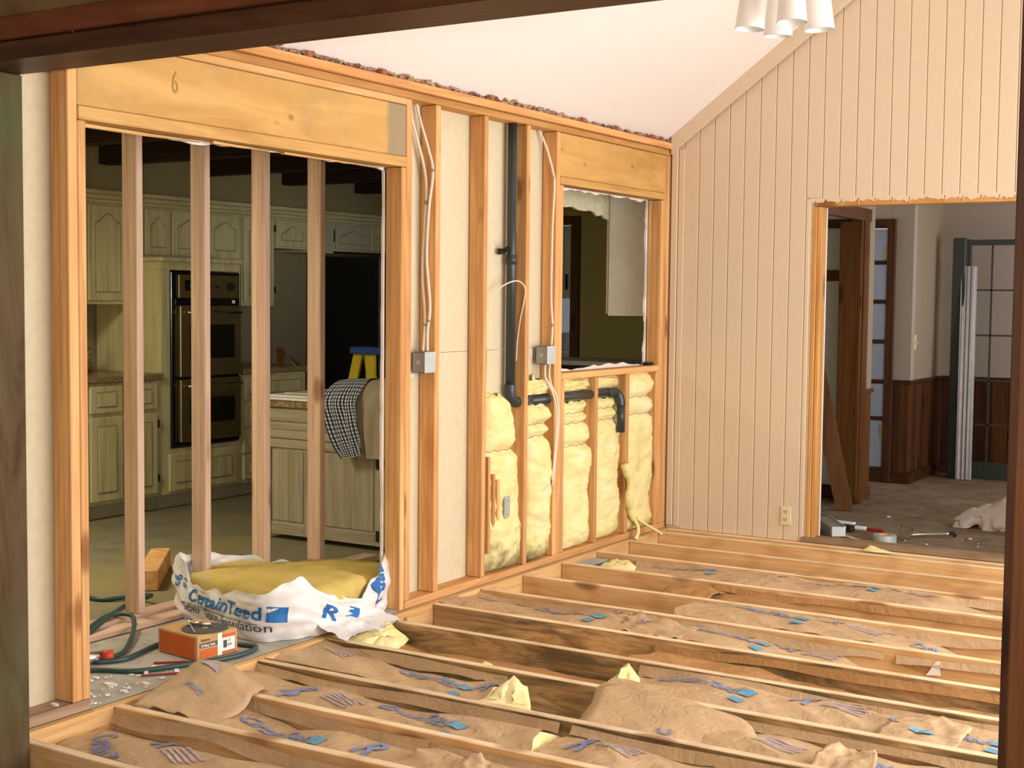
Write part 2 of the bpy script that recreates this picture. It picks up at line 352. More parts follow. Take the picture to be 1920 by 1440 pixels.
def setting(name, label, cat, loc=(0, 0, 0)):
    o = bpy.data.objects.new(name, None); COL.objects.link(o); o.location = loc; ORG[o.name] = Vector(loc)
    o.empty_display_size = 0.1; tag(o, label, cat); o['kind'] = 'structure'; return o
def struct(o, label, cat):
    tag(o, label, cat); o['kind'] = 'structure'; return o
def catmull(pts, n=8):
    P = [np.array(p, float) for p in pts]; P = [2*P[0]-P[1]]+P+[2*P[-1]-P[-2]]; out = []
    for i in range(1, len(P)-2):
        for k in range(n):
            t = k/n
            out.append(0.5*((2*P[i])+(-P[i-1]+P[i+1])*t+(2*P[i-1]-5*P[i]+4*P[i+1]-P[i+2])*t*t+(-P[i-1]+3*P[i]-3*P[i+1]+P[i+2])*t**3))
    out.append(P[-2]); return [tuple(p) for p in out]
class Noise:
    def __init__(s, seed): s.g = np.random.RandomState(seed).rand(64, 64)*2-1
    def __call__(s, x, y):
        x = np.asarray(x, float); y = np.asarray(y, float); xi = np.floor(x).astype(int); yi = np.floor(y).astype(int); fx = x-xi; fy = y-yi
        fx = fx*fx*(3-2*fx); fy = fy*fy*(3-2*fy); g = s.g; a = xi % 64; b = yi % 64; a1 = (xi+1) % 64; b1 = (yi+1) % 64
        return (g[a, b]*(1-fx)+g[a1, b]*fx)*(1-fy)+(g[a, b1]*(1-fx)+g[a1, b1]*fx)*fy
def grid_faces(nu, nv, off=0, flip=False):
    F = []
    for i in range(nu-1):
        for j in range(nv-1):
            a = off+i*nv+j; q = (a, a+nv, a+nv+1, a+1); F.append(q[::-1] if flip else q)
    return F
_tm = {}
def text_geo(s, bold=False):
    key = (s, bold)
    if key not in _tm:
        cu = bpy.data.curves.new('t', 'FONT'); cu.body = s; cu.size = 1.0; cu.resolution_u = 2
        if bold: cu.offset = 0.022
        o = bpy.data.objects.new('t', cu); COL.objects.link(o); bpy.context.view_layer.update()
        me = o.evaluated_get(bpy.context.evaluated_depsgraph_get()).to_mesh()
        bm = bmesh.new(); bm.from_mesh(me); bmesh.ops.triangulate(bm, faces=bm.faces[:])
        for _ in range(3):
            es = [e for e in bm.edges if e.calc_length() > 0.16]
            if not es: break
            bmesh.ops.subdivide_edges(bm, edges=es, cuts=1); bmesh.ops.triangulate(bm, faces=bm.faces[:])
        bm.verts.index_update()
        V = np.array([v.co[:] for v in bm.verts]); F = [tuple(v.index for v in f.verts) for f in bm.faces]
        bm.free(); o.to_mesh_clear(); bpy.data.objects.remove(o); bpy.data.curves.remove(cu)
        _tm[key] = (V, F)
    V, F = _tm[key]; return V.copy(), F
def rect_geo(w, h, n=6):
    V = [(w*i/n, h*j/2, 0) for i in range(n+1) for j in range(3)]; return np.array(V, float), grid_faces(n+1, 3)
def tjoin(geos):
    V = []; F = []; n = 0
    for v, f in geos: V.append(v); F += [tuple(i+n for i in q) for q in f]; n += len(v)
    return np.vstack(V), F

# ================================================================== LARGE STRUCTURE
# ---- stud wall (plane x = 0)
WL = setting('wall_left', 'opened wall of bare orange studs and headers between living room and kitchen', 'wall')
def stud(name, y0, y1, z0=0.038, z1=2.330, W=W_stud, x0=-0.089, x1=0.0):
    return wbox(name, x0, x1, y0, y1, z0, z1, W, 'z', WL)
stud('king_stud', -4.706, -4.665); stud('trimmer_stud', -4.663, -4.629, 0.038, 2.020)
stud('trimmer_stud', -2.831, -2.797, 0.0, 2.020); stud('king_stud', -2.795, -2.752)
stud('stud', -2.563, -2.523); stud('stud', -2.147, -2.112); stud('stud', -1.742, -1.706)
stud('king_stud', -1.433, -1.396); stud('trimmer_stud', -1.394, -1.357, 0.038, 2.050)
stud('cripple_stud', -1.355, -1.318, 0.038, 0.993); stud('cripple_stud', -0.961, -0.927, 0.038, 0.993); stud('cripple_stud', -0.571, -0.533, 0.038, 0.993)
stud('cripple_stud', -0.172, -0.136, 0.038, 0.993)
stud('trimmer_stud', -0.134, -0.090, 0.038, 2.050); stud('king_stud', -0.088, -0.050); stud('corner_stud', -0.048, -0.010)
wbox('window_sill_plate', -0.089, 0.002, -1.355, -0.136, 0.995, 1.031, W_stud, 'y', WL)
wbox('sole_plate', -0.092, 0.0, -2.790, -0.01, 0.0, 0.037, W_stud, 'y', WL)
wbox('sole_plate', -0.092, 0.002, -4.995, -4.629, 0.0, 0.037, lambda a: wood('dusty_plate', a, (0.33, 0.20, 0.12), (0.47, 0.33, 0.23), 0), 'y', WL)
wbox('top_plate', -0.092, 0.0, -4.995, -0.01, 2.332, 2.366, lambda a: wood('grey_plate', a, (0.44, 0.225, 0.075), (0.62, 0.345, 0.125), 0.3), 'y', WL)
wbox('top_plate', -0.092, 0.022, -4.995, -0.01, 2.368, 2.406, W_stud, 'y', WL)
box('header_board', -0.089, -0.002, -4.663, -2.797, 2.070, 2.298, 'header', WL, 0.003)
wbox('header_strip', -0.089, 0.004, -4.663, -2.797, 2.022, 2.068, lambda a: wood('header_strip', a, (0.52, 0.285, 0.09), (0.69, 0.42, 0.155), 0.3), 'y', WL)
wbox('header_strip', -0.089, 0.004, -4.663, -2.797, 2.300, 2.330, W_pale, 'y', WL)
box('header_board', -0.089, -0.001, -1.394, -0.090, 2.096, 2.328, 'header', WL, 0.003)
wbox('header_strip', -0.089, 0.003, -1.394, -0.090, 2.053, 2.094, lambda a: wood('header_strip', a, (0.52, 0.285, 0.09), (0.69, 0.42, 0.155), 0.3), 'y', WL)
# wallboard of the kitchen side seen from behind
box('wallboard', -0.106, -0.093, -5.40, -4.672, 0.0, 2.44, 'wallboard', WL)
box('wallboard', -0.106, -0.093, -2.80, -1.36, 1.172, 2.42, 'wallboard', WL)
box('wallboard', -0.106, -0.093, -2.80, -1.36, 0.0, 1.170, 'wallboard', WL)
box('wallboard', -0.106, -0.093, -1.36, -0.0, 0.0, 1.01, 'wallboard', WL)
box('wallboard', -0.106, -0.093, -4.672, -2.80, 2.06, 2.44, 'wallboard', WL)
box('wallboard', -0.106, -0.093, -1.36, -0.0, 2.07, 2.44, 'wallboard', WL)
# torn gypsum edges around the openings
nz = Noise(3)
def torn(name, a, b, w, seed, n=40, amp=0.012, th=0.013, flip=1, axis='z', x=-0.106):
    t = np.linspace(0, 1, n); A = np.array(a, float); B = np.array(b, float)
    nn = Noise(seed); e = w*0.55+amp*nn(t*9, 0*t)+0.6*amp*nn(t*33, 5+0*t); e = np.maximum(e, 0.002)
    V = []; F = []
    for i in range(n):
        p = A+(B-A)*t[i]
        for xx in (x, x+th):
            for k in (0, flip*e[i]):
                q = p.copy(); q[0] = xx
                q[1 if axis == 'z' else 2] += k
                V.append(tuple(q))
    for i in range(n-1):
        o = i*4; F += [(o, o+1, o+5, o+4), (o+2, o+6, o+7, o+3), (o+1, o+3, o+7, o+5), (o, o+4, o+6, o+2)]
    F += [(0, 2, 3, 1), ((n-1)*4, (n-1)*4+1, (n-1)*4+3, (n-1)*4+2)]
    return raw(name, V, F, 'gypsum', WL)
torn('torn_gypsum_edge', (0, -2.833, 0.0), (0, -2.833, 2.02), 0.022, 1, 60, 0.006, flip=-1)
torn('torn_gypsum_edge', (0, -4.63, 2.022), (0, -2.83, 2.022), 0.016, 2, 70, 0.010, flip=-1, axis='y')
torn('torn_gypsum_edge', (0, -0.136, 1.03), (0, -0.136, 2.05), 0.020, 4, 60, 0.014, flip=-1)
torn('torn_gypsum_edge', (0, -1.355, 2.053), (0, -0.14, 2.053), 0.014, 5, 50, 0.010, flip=-1, axis='y')
torn('torn_gypsum_edge', (0, -1.355, 1.031), (0, -0.14, 1.031), 0.024, 6, 50, 0.010, flip=1, axis='y')
pv, pf = text_geo('6'); raw('pencil_mark', [(0.0, -4.235+0.075*p[0], 2.165+0.12*p[1]) for p in pv], pf, plain('pencil_grey', (0.42, 0.24, 0.085), 0.8), WL)
# splinters left under the kitchen header
for (ya, yb, dz, xx) in ((-4.60, -4.02, 0.012, -0.085), (-3.98, -3.70, 0.010, -0.06), (-3.55, -2.9, 0.008, -0.083)):
    MB().add([(xx, ya, 2.021), (xx+0.02, ya, 2.021), (xx+0.02, yb, 2.015), (xx, yb, 2.013), (xx, ya, 2.021-dz), (xx+0.02, ya, 2.021-dz), (xx+0.014, (ya+yb)/2, 2.021-dz*1.2), (xx+0.012, yb, 2.012)],
             [(0, 3, 2, 1), (4, 5, 6, 7), (0, 1, 5, 4), (1, 2, 7, 6, 5), (0, 4, 7, 3), (2, 3, 7)]).build('wood_splinter', W_pale('y'), WL)
# rubble seam between plates and ceiling: many torn bits, one strip
rb = MB(); rr = random.Random(5)
for i in range(330):
    y = -4.98+4.95*rr.random(); s = 0.004+0.006*rr.random(); l = s*(1+3.0*rr.random()); z = 2.412+0.014*rr.random(); x = -0.018+0.020*rr.random()
    T = Matrix.Translation((x, y, z)) @ Matrix.Rotation((rr.random()-.5)*0.9, 4, 'X') @ Matrix.Rotation((rr.random()-.5)*0.8, 4, 'Z')
    rb.box(-s, s, -l, l, -s*.6, s*.6, 0, T)
ro = rb.build('torn_plaster_rubble', 'pinkwool', WL); ro['kind'] = 'stuff'
box('rubble_backing', -0.09, -0.02, -4.98, -0.02, 2.407, 2.436, 'pinkwool', WL)
for y in (-3.50, -3.00, -2.12, -1.18, -0.78, -0.30, -0.18):
    box('brick_fragment', -0.012, 0.018, y, y+0.035, 2.408, 2.432, 'brick', WL, 0.004)

# ---- living room ceiling (vaulted)
SL = 0.735
def slab(name, pts, th, mat, parent=None):
    P = [Vector(p) for p in pts]; n = (P[1]-P[0]).cross(P[2]-P[0]).normalized()*th
    V = [tuple(p) for p in P]+[tuple(p+n) for p in P]; k = len(P)
    F = [tuple(range(k-1, -1, -1)), tuple(range(k, 2*k))]+[(i, (i+1) % k, k+(i+1) % k, k+i) for i in range(k)]
    return raw(name, V, F, mat, parent)
RX, RZ = 2.3, 2.442+SL*2.3
CE = setting('ceiling', 'white vaulted ceiling of the living room', 'ceiling', (2.3, -2.5, RZ))
slab('ceiling_slope', [(-0.02, -5.02, 2.442-0.02*SL), (RX, -5.02, RZ), (RX, 0.03, RZ), (-0.02, 0.03, 2.442-0.02*SL)], 0.03, 'ceiling', CE)
slab('ceiling_slope', [(RX, -5.02, RZ), (4.65, -5.02, 2.42), (4.65, 0.03, 2.42), (RX, 0.03, RZ)], 0.03, 'ceiling', CE)

# ---- far wall with painted grooved boards
WF = setting('wall_far', 'tan painted wall of vertical grooved boards with a cut doorway', 'wall')
DX0, DZ = 0.975, 1.993                      # cut doorway left edge, top
sp, g0 = 0.0984, 0.0911
def topz(x): return 2.442+SL*x if x < RX else 2.442+SL*(4.6-x)
def sboard(xa, xb, za, zb_a, zb_b):
    c = 0.003; y0, y1 = -0.004, 0.0055
    V = [(xa, y1, za), (xb, y1, za), (xb, y1, zb_b), (xa, y1, zb_a), (xa, y0+c, za), (xb, y0+c, za), (xb, y0+c, zb_b), (xa, y0+c, zb_a),
         (xa+c, y0, za), (xb-c, y0, za), (xb-c, y0, zb_b), (xa+c, y0, zb_a)]
    F = [(0, 3, 2, 1), (8, 9, 10, 11), (4, 8, 11, 7), (9, 5, 6, 10), (0, 4, 7, 3), (1, 2, 6, 5), (0, 1, 5, 9, 8, 4), (3, 7, 11, 10, 6, 2)]
    return raw('siding_board', V, F, 'siding', WF)
edges = [0.004, g0]+[g0+sp*i for i in range(1, 47)]
edges = [e for e in edges if e < 4.58]+[4.59]
for a, b_ in zip(edges[:-1], edges[1:]):
    xa, xb = a+0.0016, b_-0.0016
    if xb <= 0.915: sboard(xa, xb, 0.0, topz(xa)-0.01, topz(xb)-0.01)
    elif xa < 0.915: sboard(xa, 0.905, 0.0, 2.04, 2.04); sboard(xa, xb, 2.046, topz(xa)-0.01, topz(xb)-0.01)
    elif xa < 2.75: sboard(xa, xb, 2.032+0.008*random.random(), topz(xa)-0.01, topz(xb)-0.01)
    else: sboard(xa, xb, 0.0, topz(xa)-0.01, topz(xb)-0.01)
def gable(x0, x1, z0): return [(x0, z0), (x1, z0), (x1, topz(x1)), (RX, RZ), (x0, topz(x0))] if x0 < RX < x1 else [(x0, z0), (x1, z0), (x1, topz(x1)), (x0, topz(x0))]
TY = Matrix(((1, 0, 0, 0), (0, 0, 1, 0), (0, 1, 0, 0), (0, 0, 0, 1)))   # (x,y,z)->(x,z,y)
MB().prism(gable(-0.01, 0.93, 0.0), 0.006, 0.030, TY).build('siding_backing', 'backing', WF)
MB().prism(gable(0.93, 2.74, 2.0), 0.006, 0.030, TY).build('siding_backing', 'backing', WF)
MB().prism(gable(2.74, 4.6, 0.0), 0.006, 0.030, TY).build('siding_backing', 'backing', WF)
def rough(ax): return wood('chewed_frame', ax, (0.46, 0.215, 0.06), (0.68, 0.37, 0.12), 0.2)
wbox('door_jamb', 0.925, 0.948, -0.001, 0.100, 0.0, 1.993, rough, 'z', WF)
wbox('door_jamb', 0.950, 0.973, 0.003, 0.100, 0.0, 1.993, rough, 'z', WF)
box('jamb_edge', 0.974, 0.978, 0.086, 0.099, 0.0, 1.990, 'gypsum', WF)
wbox('door_header', 0.925, 2.74, 0.002, 0.100, 1.995, 2.034, rough, 'x', WF)
wbox('door_jamb', 2.66, 2.74, 0.0, 0.100, 0.0, 1.993, rough, 'z', WF)
# torn siding ends over the doorway
tn = Noise(12)
for i, a in enumerate(np.arange(0.90, 2.70, sp)):
    n = 9; xs = np.linspace(a, a+sp-0.006, n); d = 2.020+0.010*tn(xs*60, 0*xs)+0.006*tn(xs*140, 3+0*xs)
    V = [(x, -0.003, z) for x, z in zip(xs, d)]+[(x, -0.003, 2.045) for x in xs]+[(x, 0.001, z) for x, z in zip(xs, d)]+[(x, 0.001, 2.045) for x in xs]
    F = [(k, k+1, n+k+1, n+k) for k in range(n-1)]+[(k, 2*n+k, 2*n+k+1, k+1) for k in range(n-1)]
    raw('torn_siding_edge', V, F, 'siding', WF)
    if i % 3 != 1: box('paint_drip', a-0.003, a+0.001, -0.003, 0.001, 2.0+0.008*random.random(), 2.03, 'siding', WF)
t1 = slab('trim_1', [(0.012, -0.02, 2.452), (RX, -0.02, RZ+0.0), (RX, -0.02, RZ-0.108), (0.012, -0.02, 2.342)], -0.018, 'siding'); struct(t1, 'tan sloping trim board along the ceiling edge of the far wall', 'trim')
t2 = box('trim_2', 0.012, 0.052, -0.022, -0.004, 0.02, 2.40, 'siding', None, 0.003); struct(t2, 'narrow tan corner board where far wall meets stud wall', 'trim')
t3 = box('trim_3', 0.056, 0.096, -0.013, -0.004, 0.012, 2.37, 'siding', None, 0.004); struct(t3, 'second thin tan strip beside the corner board', 'trim')

# ---- right wall with windows (out of frame)
WR = setting('wall_right', 'tan living room wall holding the large windows', 'wall', (4.6, -2.5, 0))
box('wall_panel', 4.60, 4.70, -5.05, -4.55, -0.2, 2.44, 'siding', WR); box('wall_panel', 4.60, 4.70, -0.55, 0.05, -0.2, 2.44, 'siding', WR)
box('wall_panel', 4.60, 4.70, -4.55, -0.55, 2.40, 2.46, 'siding', WR); box('wall_panel', 4.60, 4.70, -4.55, -0.55, -0.2, 0.2, 'siding', WR)
W1 = setting('window_1', 'wide white framed living room window', 'window', (4.65, -2.55, 0.2))
for y in (-4.55, -3.25, -1.9, -0.62): box('window_mullion', 4.62, 4.68, y, y+0.07, 0.2, 2.4, 'gypsum', W1)
for z in (0.2, 2.34): box('window_rail', 4.62, 4.68, -4.55, -0.55, z, z+0.06, 'gypsum', W1)

# ---- near wall with the dark cased opening the view looks through
WN = setting('wall_near', 'dark stained cased opening framing the view into the living room', 'wall')
box('jamb_post', -0.10, 0.144, -5.235, -5.0, -0.2, 2.108, 'roughwood', WN, 0.004)
box('jamb_post', 3.172, 3.45, -5.21, -5.0, -0.2, 2.108, 'roughwood', WN, 0.004)
wbox('jamb_casing', 3.143, 3.185, -5.222, -5.06, -0.2, 2.108, W_dark, 'z', WN, 0.004)
wbox('jamb_casing', 3.160, 3.30, -5.240, -5.20, -0.2, 2.108, W_walnut, 'z', WN, 0.004)
wbox('header_beam', -0.4, 3.6, -5.198, -5.0, 2.110, 2.165, W_dark, 'x', WN, 0.003)
wbox('header_casing', -0.4, 3.6, -5.212, -5.09, 2.167, 2.232, lambda a: wood('red_stained', a, (0.11, 0.032, 0.012), (0.20, 0.062, 0.022), 0.3, var=0.05), 'x', WN, 0.003)
wbox('header_siding', -0.4, 3.6, -5.200, -5.10, 2.234, 2.60, lambda a: wood('rough_upper', a, (0.15, 0.085, 0.035), (0.24, 0.15, 0.065), 0.6), 'x', WN, 0.003)
box('wall_panel', -1.2, -0.40, -5.20, -5.0, -0.2, 2.6, 'olive', WN)
box('wall_panel', 3.45, 6.2, -5.20, -5.03, -0.2, 2.6, 'olive', WN)
MB().prism([(-0.4, 2.60), (4.65, 2.60), (RX, RZ+0.02), (0.2, 2.60)], -5.10, -5.03, TY).build('wall_gable', 'siding', WN)
for x, z in ((0.62, 2.16), (0.53, 2.228), (1.15, 2.225)): box('nail_head', x, x+0.003, -5.2145, -5.20, z, z+0.003, 'chrome', WN)
# the room the picture is taken from
FR = setting('wall_front_room', 'plain walls of the unseen room behind the viewer', 'wall', (3, -8, 0))
box('wall_panel', -1.2, 6.2, -11.6, -11.5, -0.2, 2.6, 'hallwall', FR); box('wall_panel', -1.3, -1.2, -11.6, -5.0, -0.2, 2.6, 'hallwall', FR)
box('wall_panel', 6.2, 6.3, -11.6, -5.0, -0.2, 2.6, 'hallwall', FR); box('ceiling_panel', -1.3, 6.3, -11.6, -5.1, 2.6, 2.65, 'ceiling', FR)
struct(box('floor_front_room', -1.3, 6.3, -11.6, -5.24, -0.22, -0.02, 'carpet'), 'worn floor of the room the view is taken from', 'floor')

# ---- floors
struct(box('floor_kitchen', -3.80, -0.0, -5.2, 4.2, -0.20, 0.0, 'kfloor'), 'stained olive grey concrete floor of the kitchen', 'floor')
sl = box('floor_slab_edge', -0.70, 0.0, -5.0, -0.01, -0.002, 0.0015, 'concrete'); struct(sl, 'dusty grey concrete strip inside the kitchen opening', 'floor')
struct(box('floor_crawlspace', 0.0, 4.7, -5.24, 0.12, -0.26, -0.215, 'concrete'), 'grey concrete below the open floor joists', 'floor')
struct(box('floor_hall', 0.002, 3.4, 0.05, 5.2, -0.20, 0.0, 'carpet'), 'dusty brown worn floor of the hall beyond the doorway', 'floor')
FL = setting('floor', 'open living room floor of bare wooden joists', 'floor')
wbox('ledger_board', 0.003, 0.040, -4.995, -0.02, -0.185, 0.0, W_pale, 'y', FL)
JY = [-0.060, -0.190, -0.590, -0.995, -1.403, -1.810, -2.216, -2.622, -3.000, -3.410, -3.828, -4.200, -4.560, -4.985]
MOLD = {7, 8, 9, 10}
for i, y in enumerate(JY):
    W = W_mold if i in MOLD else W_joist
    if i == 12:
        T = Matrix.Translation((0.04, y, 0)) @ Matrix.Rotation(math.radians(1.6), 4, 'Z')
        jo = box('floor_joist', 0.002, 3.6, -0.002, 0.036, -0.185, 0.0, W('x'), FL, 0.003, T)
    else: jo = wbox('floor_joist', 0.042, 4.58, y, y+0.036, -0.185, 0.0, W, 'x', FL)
    lit_top(jo, wood('lit_joist_top', 'x', (0.72, 0.51, 0.30), (0.87, 0.70, 0.48), 0.3))      # light from above painted into the tops, wood bared of its subfloor
wbox('rim_board', 0.0, 3.2, -0.022, 0.012, -0.185, -0.002, W_joist, 'x', FL)
wbox('threshold_board', 0.90, 2.75, -0.019, 0.10, 0.0005, 0.030, lambda a: wood('dusty_sill', a, (0.25, 0.155, 0.085), (0.38, 0.265, 0.165), 0), 'x', FL)
wbox('blocking', 0.118, 0.140, -2.963, -2.93, -0.18, 0.012, W_joist, 'z', FL)
# ---- kitchen shell
WK = setting('wall_kitchen', 'olive kitchen walls behind the cabinets', 'wall')
box('wall_panel', -3.80, -3.68, -5.2, 3.2, 0.0, 2.44, 'splash', WK)
box('soffit', -3.68, -3.36, -5.2, 1.9, 2.116, 2.43, plain('soffit_olive', (0.30, 0.25, 0.125), 0.8, nz=0.04), WK)
box('wall_panel', -3.80, -2.55, 1.9, 2.0, 0.0, 2.44, 'olive', WK); box('wall_panel', -1.75, 0.0, 1.9, 2.0, 0.0, 2.44, 'olive', WK); box('wall_panel', -2.55, -1.75, 1.9, 2.0, 2.05, 2.44, 'olive', WK)
box('wall_panel', -3.80, -0.10, -5.2, -5.1, 0.0, 2.44, 'olive', WK)
box('wall_panel', -0.106, -0.0, 0.03, 1.9, 0.0, 2.44, 'olive', WK)
box('wall_panel', -3.80, -0.9, 4.1, 4.2, 0.0, 2.44, 'whitewall', WK)
CK = setting('ceiling_kitchen', 'dim kitchen ceiling carrying dark wooden beams', 'ceiling', (-1.9, -1.5, 2.43))
box('ceiling_panel', -3.80, -0.09, -5.2, 4.2, 2.435, 2.46, 'hallwall2', CK)
for y in (-3.38, -2.49, -1.60, -0.70, 0.19, 1.08): wbox('ceiling_beam', -3.355, -0.11, y, y+0.12, 2.282, 2.434, lambda a: wood('dark_beam', a, (0.012, 0.006, 0.004), (0.03, 0.014, 0.009), 0), 'x', CK)
D1 = setting('door_1', 'brown door casing at the far end of the kitchen', 'door', (-2.1, 1.9, 0))
wbox('door_casing', -1.755, -1.685, 1.875, 1.899, 0.0, 2.105, W_walnut, 'z', D1); wbox('door_casing', -2.62, -1.757, 1.875, 1.899, 2.035, 2.105, W_walnut, 'x', D1)
wbox('door_casing', -2.62, -2.55, 1.875, 1.899, 0.0, 2.033, W_walnut, 'z', D1)
wbox('door_stop', -1.782, -1.757, 1.90, 2.0, 0.0, 2.033, W_walnut, 'z', D1)
# ---- hall shell
WH = setting('wall_hall', 'taupe hall walls with dark wainscot below', 'wall')
box('wall_panel', 0.575, 0.679, 1.83, 2.02, 0.80, 2.44, 'hallwall2', WH); box('wall_panel', 0.575, 0.679, 0.10, 0.70, 0.0, 2.44, 'hallwall2', WH); box('wall_panel', 0.575, 0.679, 0.70, 1.83, 2.09, 2.44, 'hallwall2', WH)
wbox('wainscot_panel', 0.575, 0.681, 1.83, 2.02, 0.0, 0.78, W_plank, 'z', WH); wbox('chair_rail', 0.57, 0.70, 1.82, 2.03, 0.78, 0.81, W_walnut, 'y', WH)
wbox('base_moulding', 0.57, 0.692, 1.83, 2.028, 0.0, 0.09, W_walnut, 'y', WH)
box('wall_panel', 0.52, 0.70, 2.97, 3.06, 0.82, 2.44, 'hallwall', WH); box('wall_panel', 0.52, 0.69, 2.972, 3.058, 0.0, 0.82, 'hallwall2', WH)
box('wall_panel', -0.40, 0.519, 2.97, 3.06, 2.092, 2.44, 'hallwall', WH)
box('wall_panel', -0.40, -0.05, 2.97, 3.06, 0.0, 2.09, 'hallwall', WH)
box('wall_panel', 0.60, 0.692, 3.06, 3.92, 0.82, 2.44, 'hallwall2', WH)
box('wall_panel', 0.60, 3.4, 3.92, 4.02, 0.82, 2.44, 'hallwall', WH); box('wall_panel', 0.55, 3.4, 3.99, 4.02, 0.0, 0.82, 'hallwall', WH); box('wall_panel', 0.55, 0.60, 3.06, 4.02, 0.0, 2.44, 'hallwall2', WH)
def wains(x0, x1, y0, y1, n, along):
    for i in range(n):
        if along == 'x': a = x0+(x1-x0)*i/n; b = x0+(x1-x0)*(i+1)/n-0.004; wbox('wainscot_panel', a, b, y0, y1, 0.09, 0.79, W_walnut if i % 2 else W_dark, 'z', WH)
        else: a = y0+(y1-y0)*i/n; b = y0+(y1-y0)*(i+1)/n-0.004; wbox('wainscot_panel', x0, x1, a, b, 0.09, 0.79, W_walnut if i % 2 else W_dark, 'z', WH)
wains(0.565, 0.70, 2.965, 3.06, 2, 'x'); wains(0.61, 0.70, 3.062, 3.90, 7, 'y'); wains(0.71, 2.9, 3.90, 3.98, 16, 'x')
for a in ((0.56, 0.715, 2.955, 3.06), (0.66, 0.715, 3.062, 3.90), (0.70, 3.4, 3.885, 3.95)):
    wbox('chair_rail', *a, 0.792, 0.822, W_dark, 'x', WH); wbox('base_moulding', *a, 0.0, 0.088, W_dark, 'x', WH)
box('wall_panel', 3.35, 3.45, 0.10, 1.95, 0.0, 2.44, 'hallwall', WH); box('wall_panel', 3.35, 3.45, 3.25, 4.02, 0.0, 2.44, 'hallwall', WH)
box('wall_panel', 3.35, 3.45, 1.95, 3.25, 2.1, 2.44, 'hallwall', WH); box('wall_panel', 3.35, 3.45, 1.95, 3.25, 0.0, 0.85, 'hallwall', WH)
box('ceiling_panel', -0.08, 3.45, 0.10, 5.2, 2.44, 2.47, 'ceiling', WH)
# side room seen through the hall's first doorway, and beyond the far door
box('wall_panel', 0.003, 0.575, 1.86, 1.90, 0.10, 2.06, 'whitewall', WH)
wbox('base_moulding', 0.003, 0.575, 1.845, 1.905, 0.0, 0.098, W_dark, 'x', WH)
wbox('wall_rail', 0.003, 0.56, 1.845, 1.90, 1.585, 1.665, W_walnut, 'x', WH); wbox('wall_rail', 0.003, 0.56, 1.845, 1.90, 1.965, 2.03, W_walnut, 'x', WH)
box('wall_panel', -0.88, -0.80, 2.0, 4.2, 0.0, 2.44, 'whitewall', WH)
D2 = setting('door_2', 'brown wooden doorway casing on the left side of the hall', 'door', (0.63, 1.25, 0))
wbox('door_casing', 0.680, 0.705, 1.645, 1.825, 0.0, 2.09, W_plank, 'z', D2); wbox('door_casing', 0.682, 0.716, 1.672, 1.735, 0.0, 2.09, W_walnut, 'z', D2)
wbox('door_jamb', 0.545, 0.679, 1.640, 1.70, 0.0, 2.00, W_plank, 'z', D2); wbox('door_casing', 0.679, 0.715, 0.62, 1.825, 2.005, 2.092, W_walnut, 'y', D2)
wbox('door_jamb', 0.56, 0.679, 0.70, 0.74, 0.0, 2.0, W_walnut, 'z', D2)
D3 = setting('door_3', 'dark framed door with a column of white panes deep in the hall', 'door', (0.25, 2.97, 0))
wbox('door_casing', 0.497, 0.563, 2.94, 2.969, 0.0, 2.09, W_dark, 'z', D3); wbox('door_casing', -0.05, 0.495, 2.94, 2.969, 2.018, 2.09, W_dark, 'x', D3)
zz = [0.10, 0.505, 0.80, 1.118, 1.435, 1.745, 2.014]
box('door_leaf', -0.05, 0.496, 2.985, 3.01, 0.02, 2.016, 'whitewall', D3)
for z0, z1 in zip(zz[:-1], zz[1:]):
    wbox('door_rail', -0.05, 0.496, 2.968, 2.984, z0-0.012, z0+0.02, W_dark, 'x', D3)
    box('door_pane', 0.02, 0.490, 2.974, 2.984, z0+0.024, z1-0.016, plain('cool_pane', (0.40, 0.45, 0.56), 0.25), D3)
wbox('door_rail', -0.05, 0.496, 2.968, 2.984, 0.0, 0.086, W_dark, 'x', D3)
for z in (0.36, 1.77): MB().box(0.470, 0.505, 2.955, 2.966, z, z+0.10, 0.003).cyl((0.505, 2.955, z-0.004), (0.505, 2.955, z+0.104), 0.008, 10).build('hinge', 'brass', D3)

# ================================================================== OBJECTS
# ---- second framed wall of fresh studs standing just inside the kitchen
NW = setting('wall_new_framing', 'row of four fresh pale studs standing inside the kitchen opening', 'wall')
for y in (-3.660, -3.252, -2.846, -2.431): wbox('stud', -0.889, -0.800, y, y+0.038, 0.040, 2.43, W_new, 'z', NW)
wbox('sole_plate', -0.889, -0.800, -5.0, -1.95, 0.002, 0.039, W_new, 'y', NW)
lb = wbox('loose_board', -0.790, -0.705, -4.9, -3.35, 0.002, 0.024, W_new, 'y'); tag(lb, 'flat wooden board lying on the slab in front of the new sole plate', 'board')
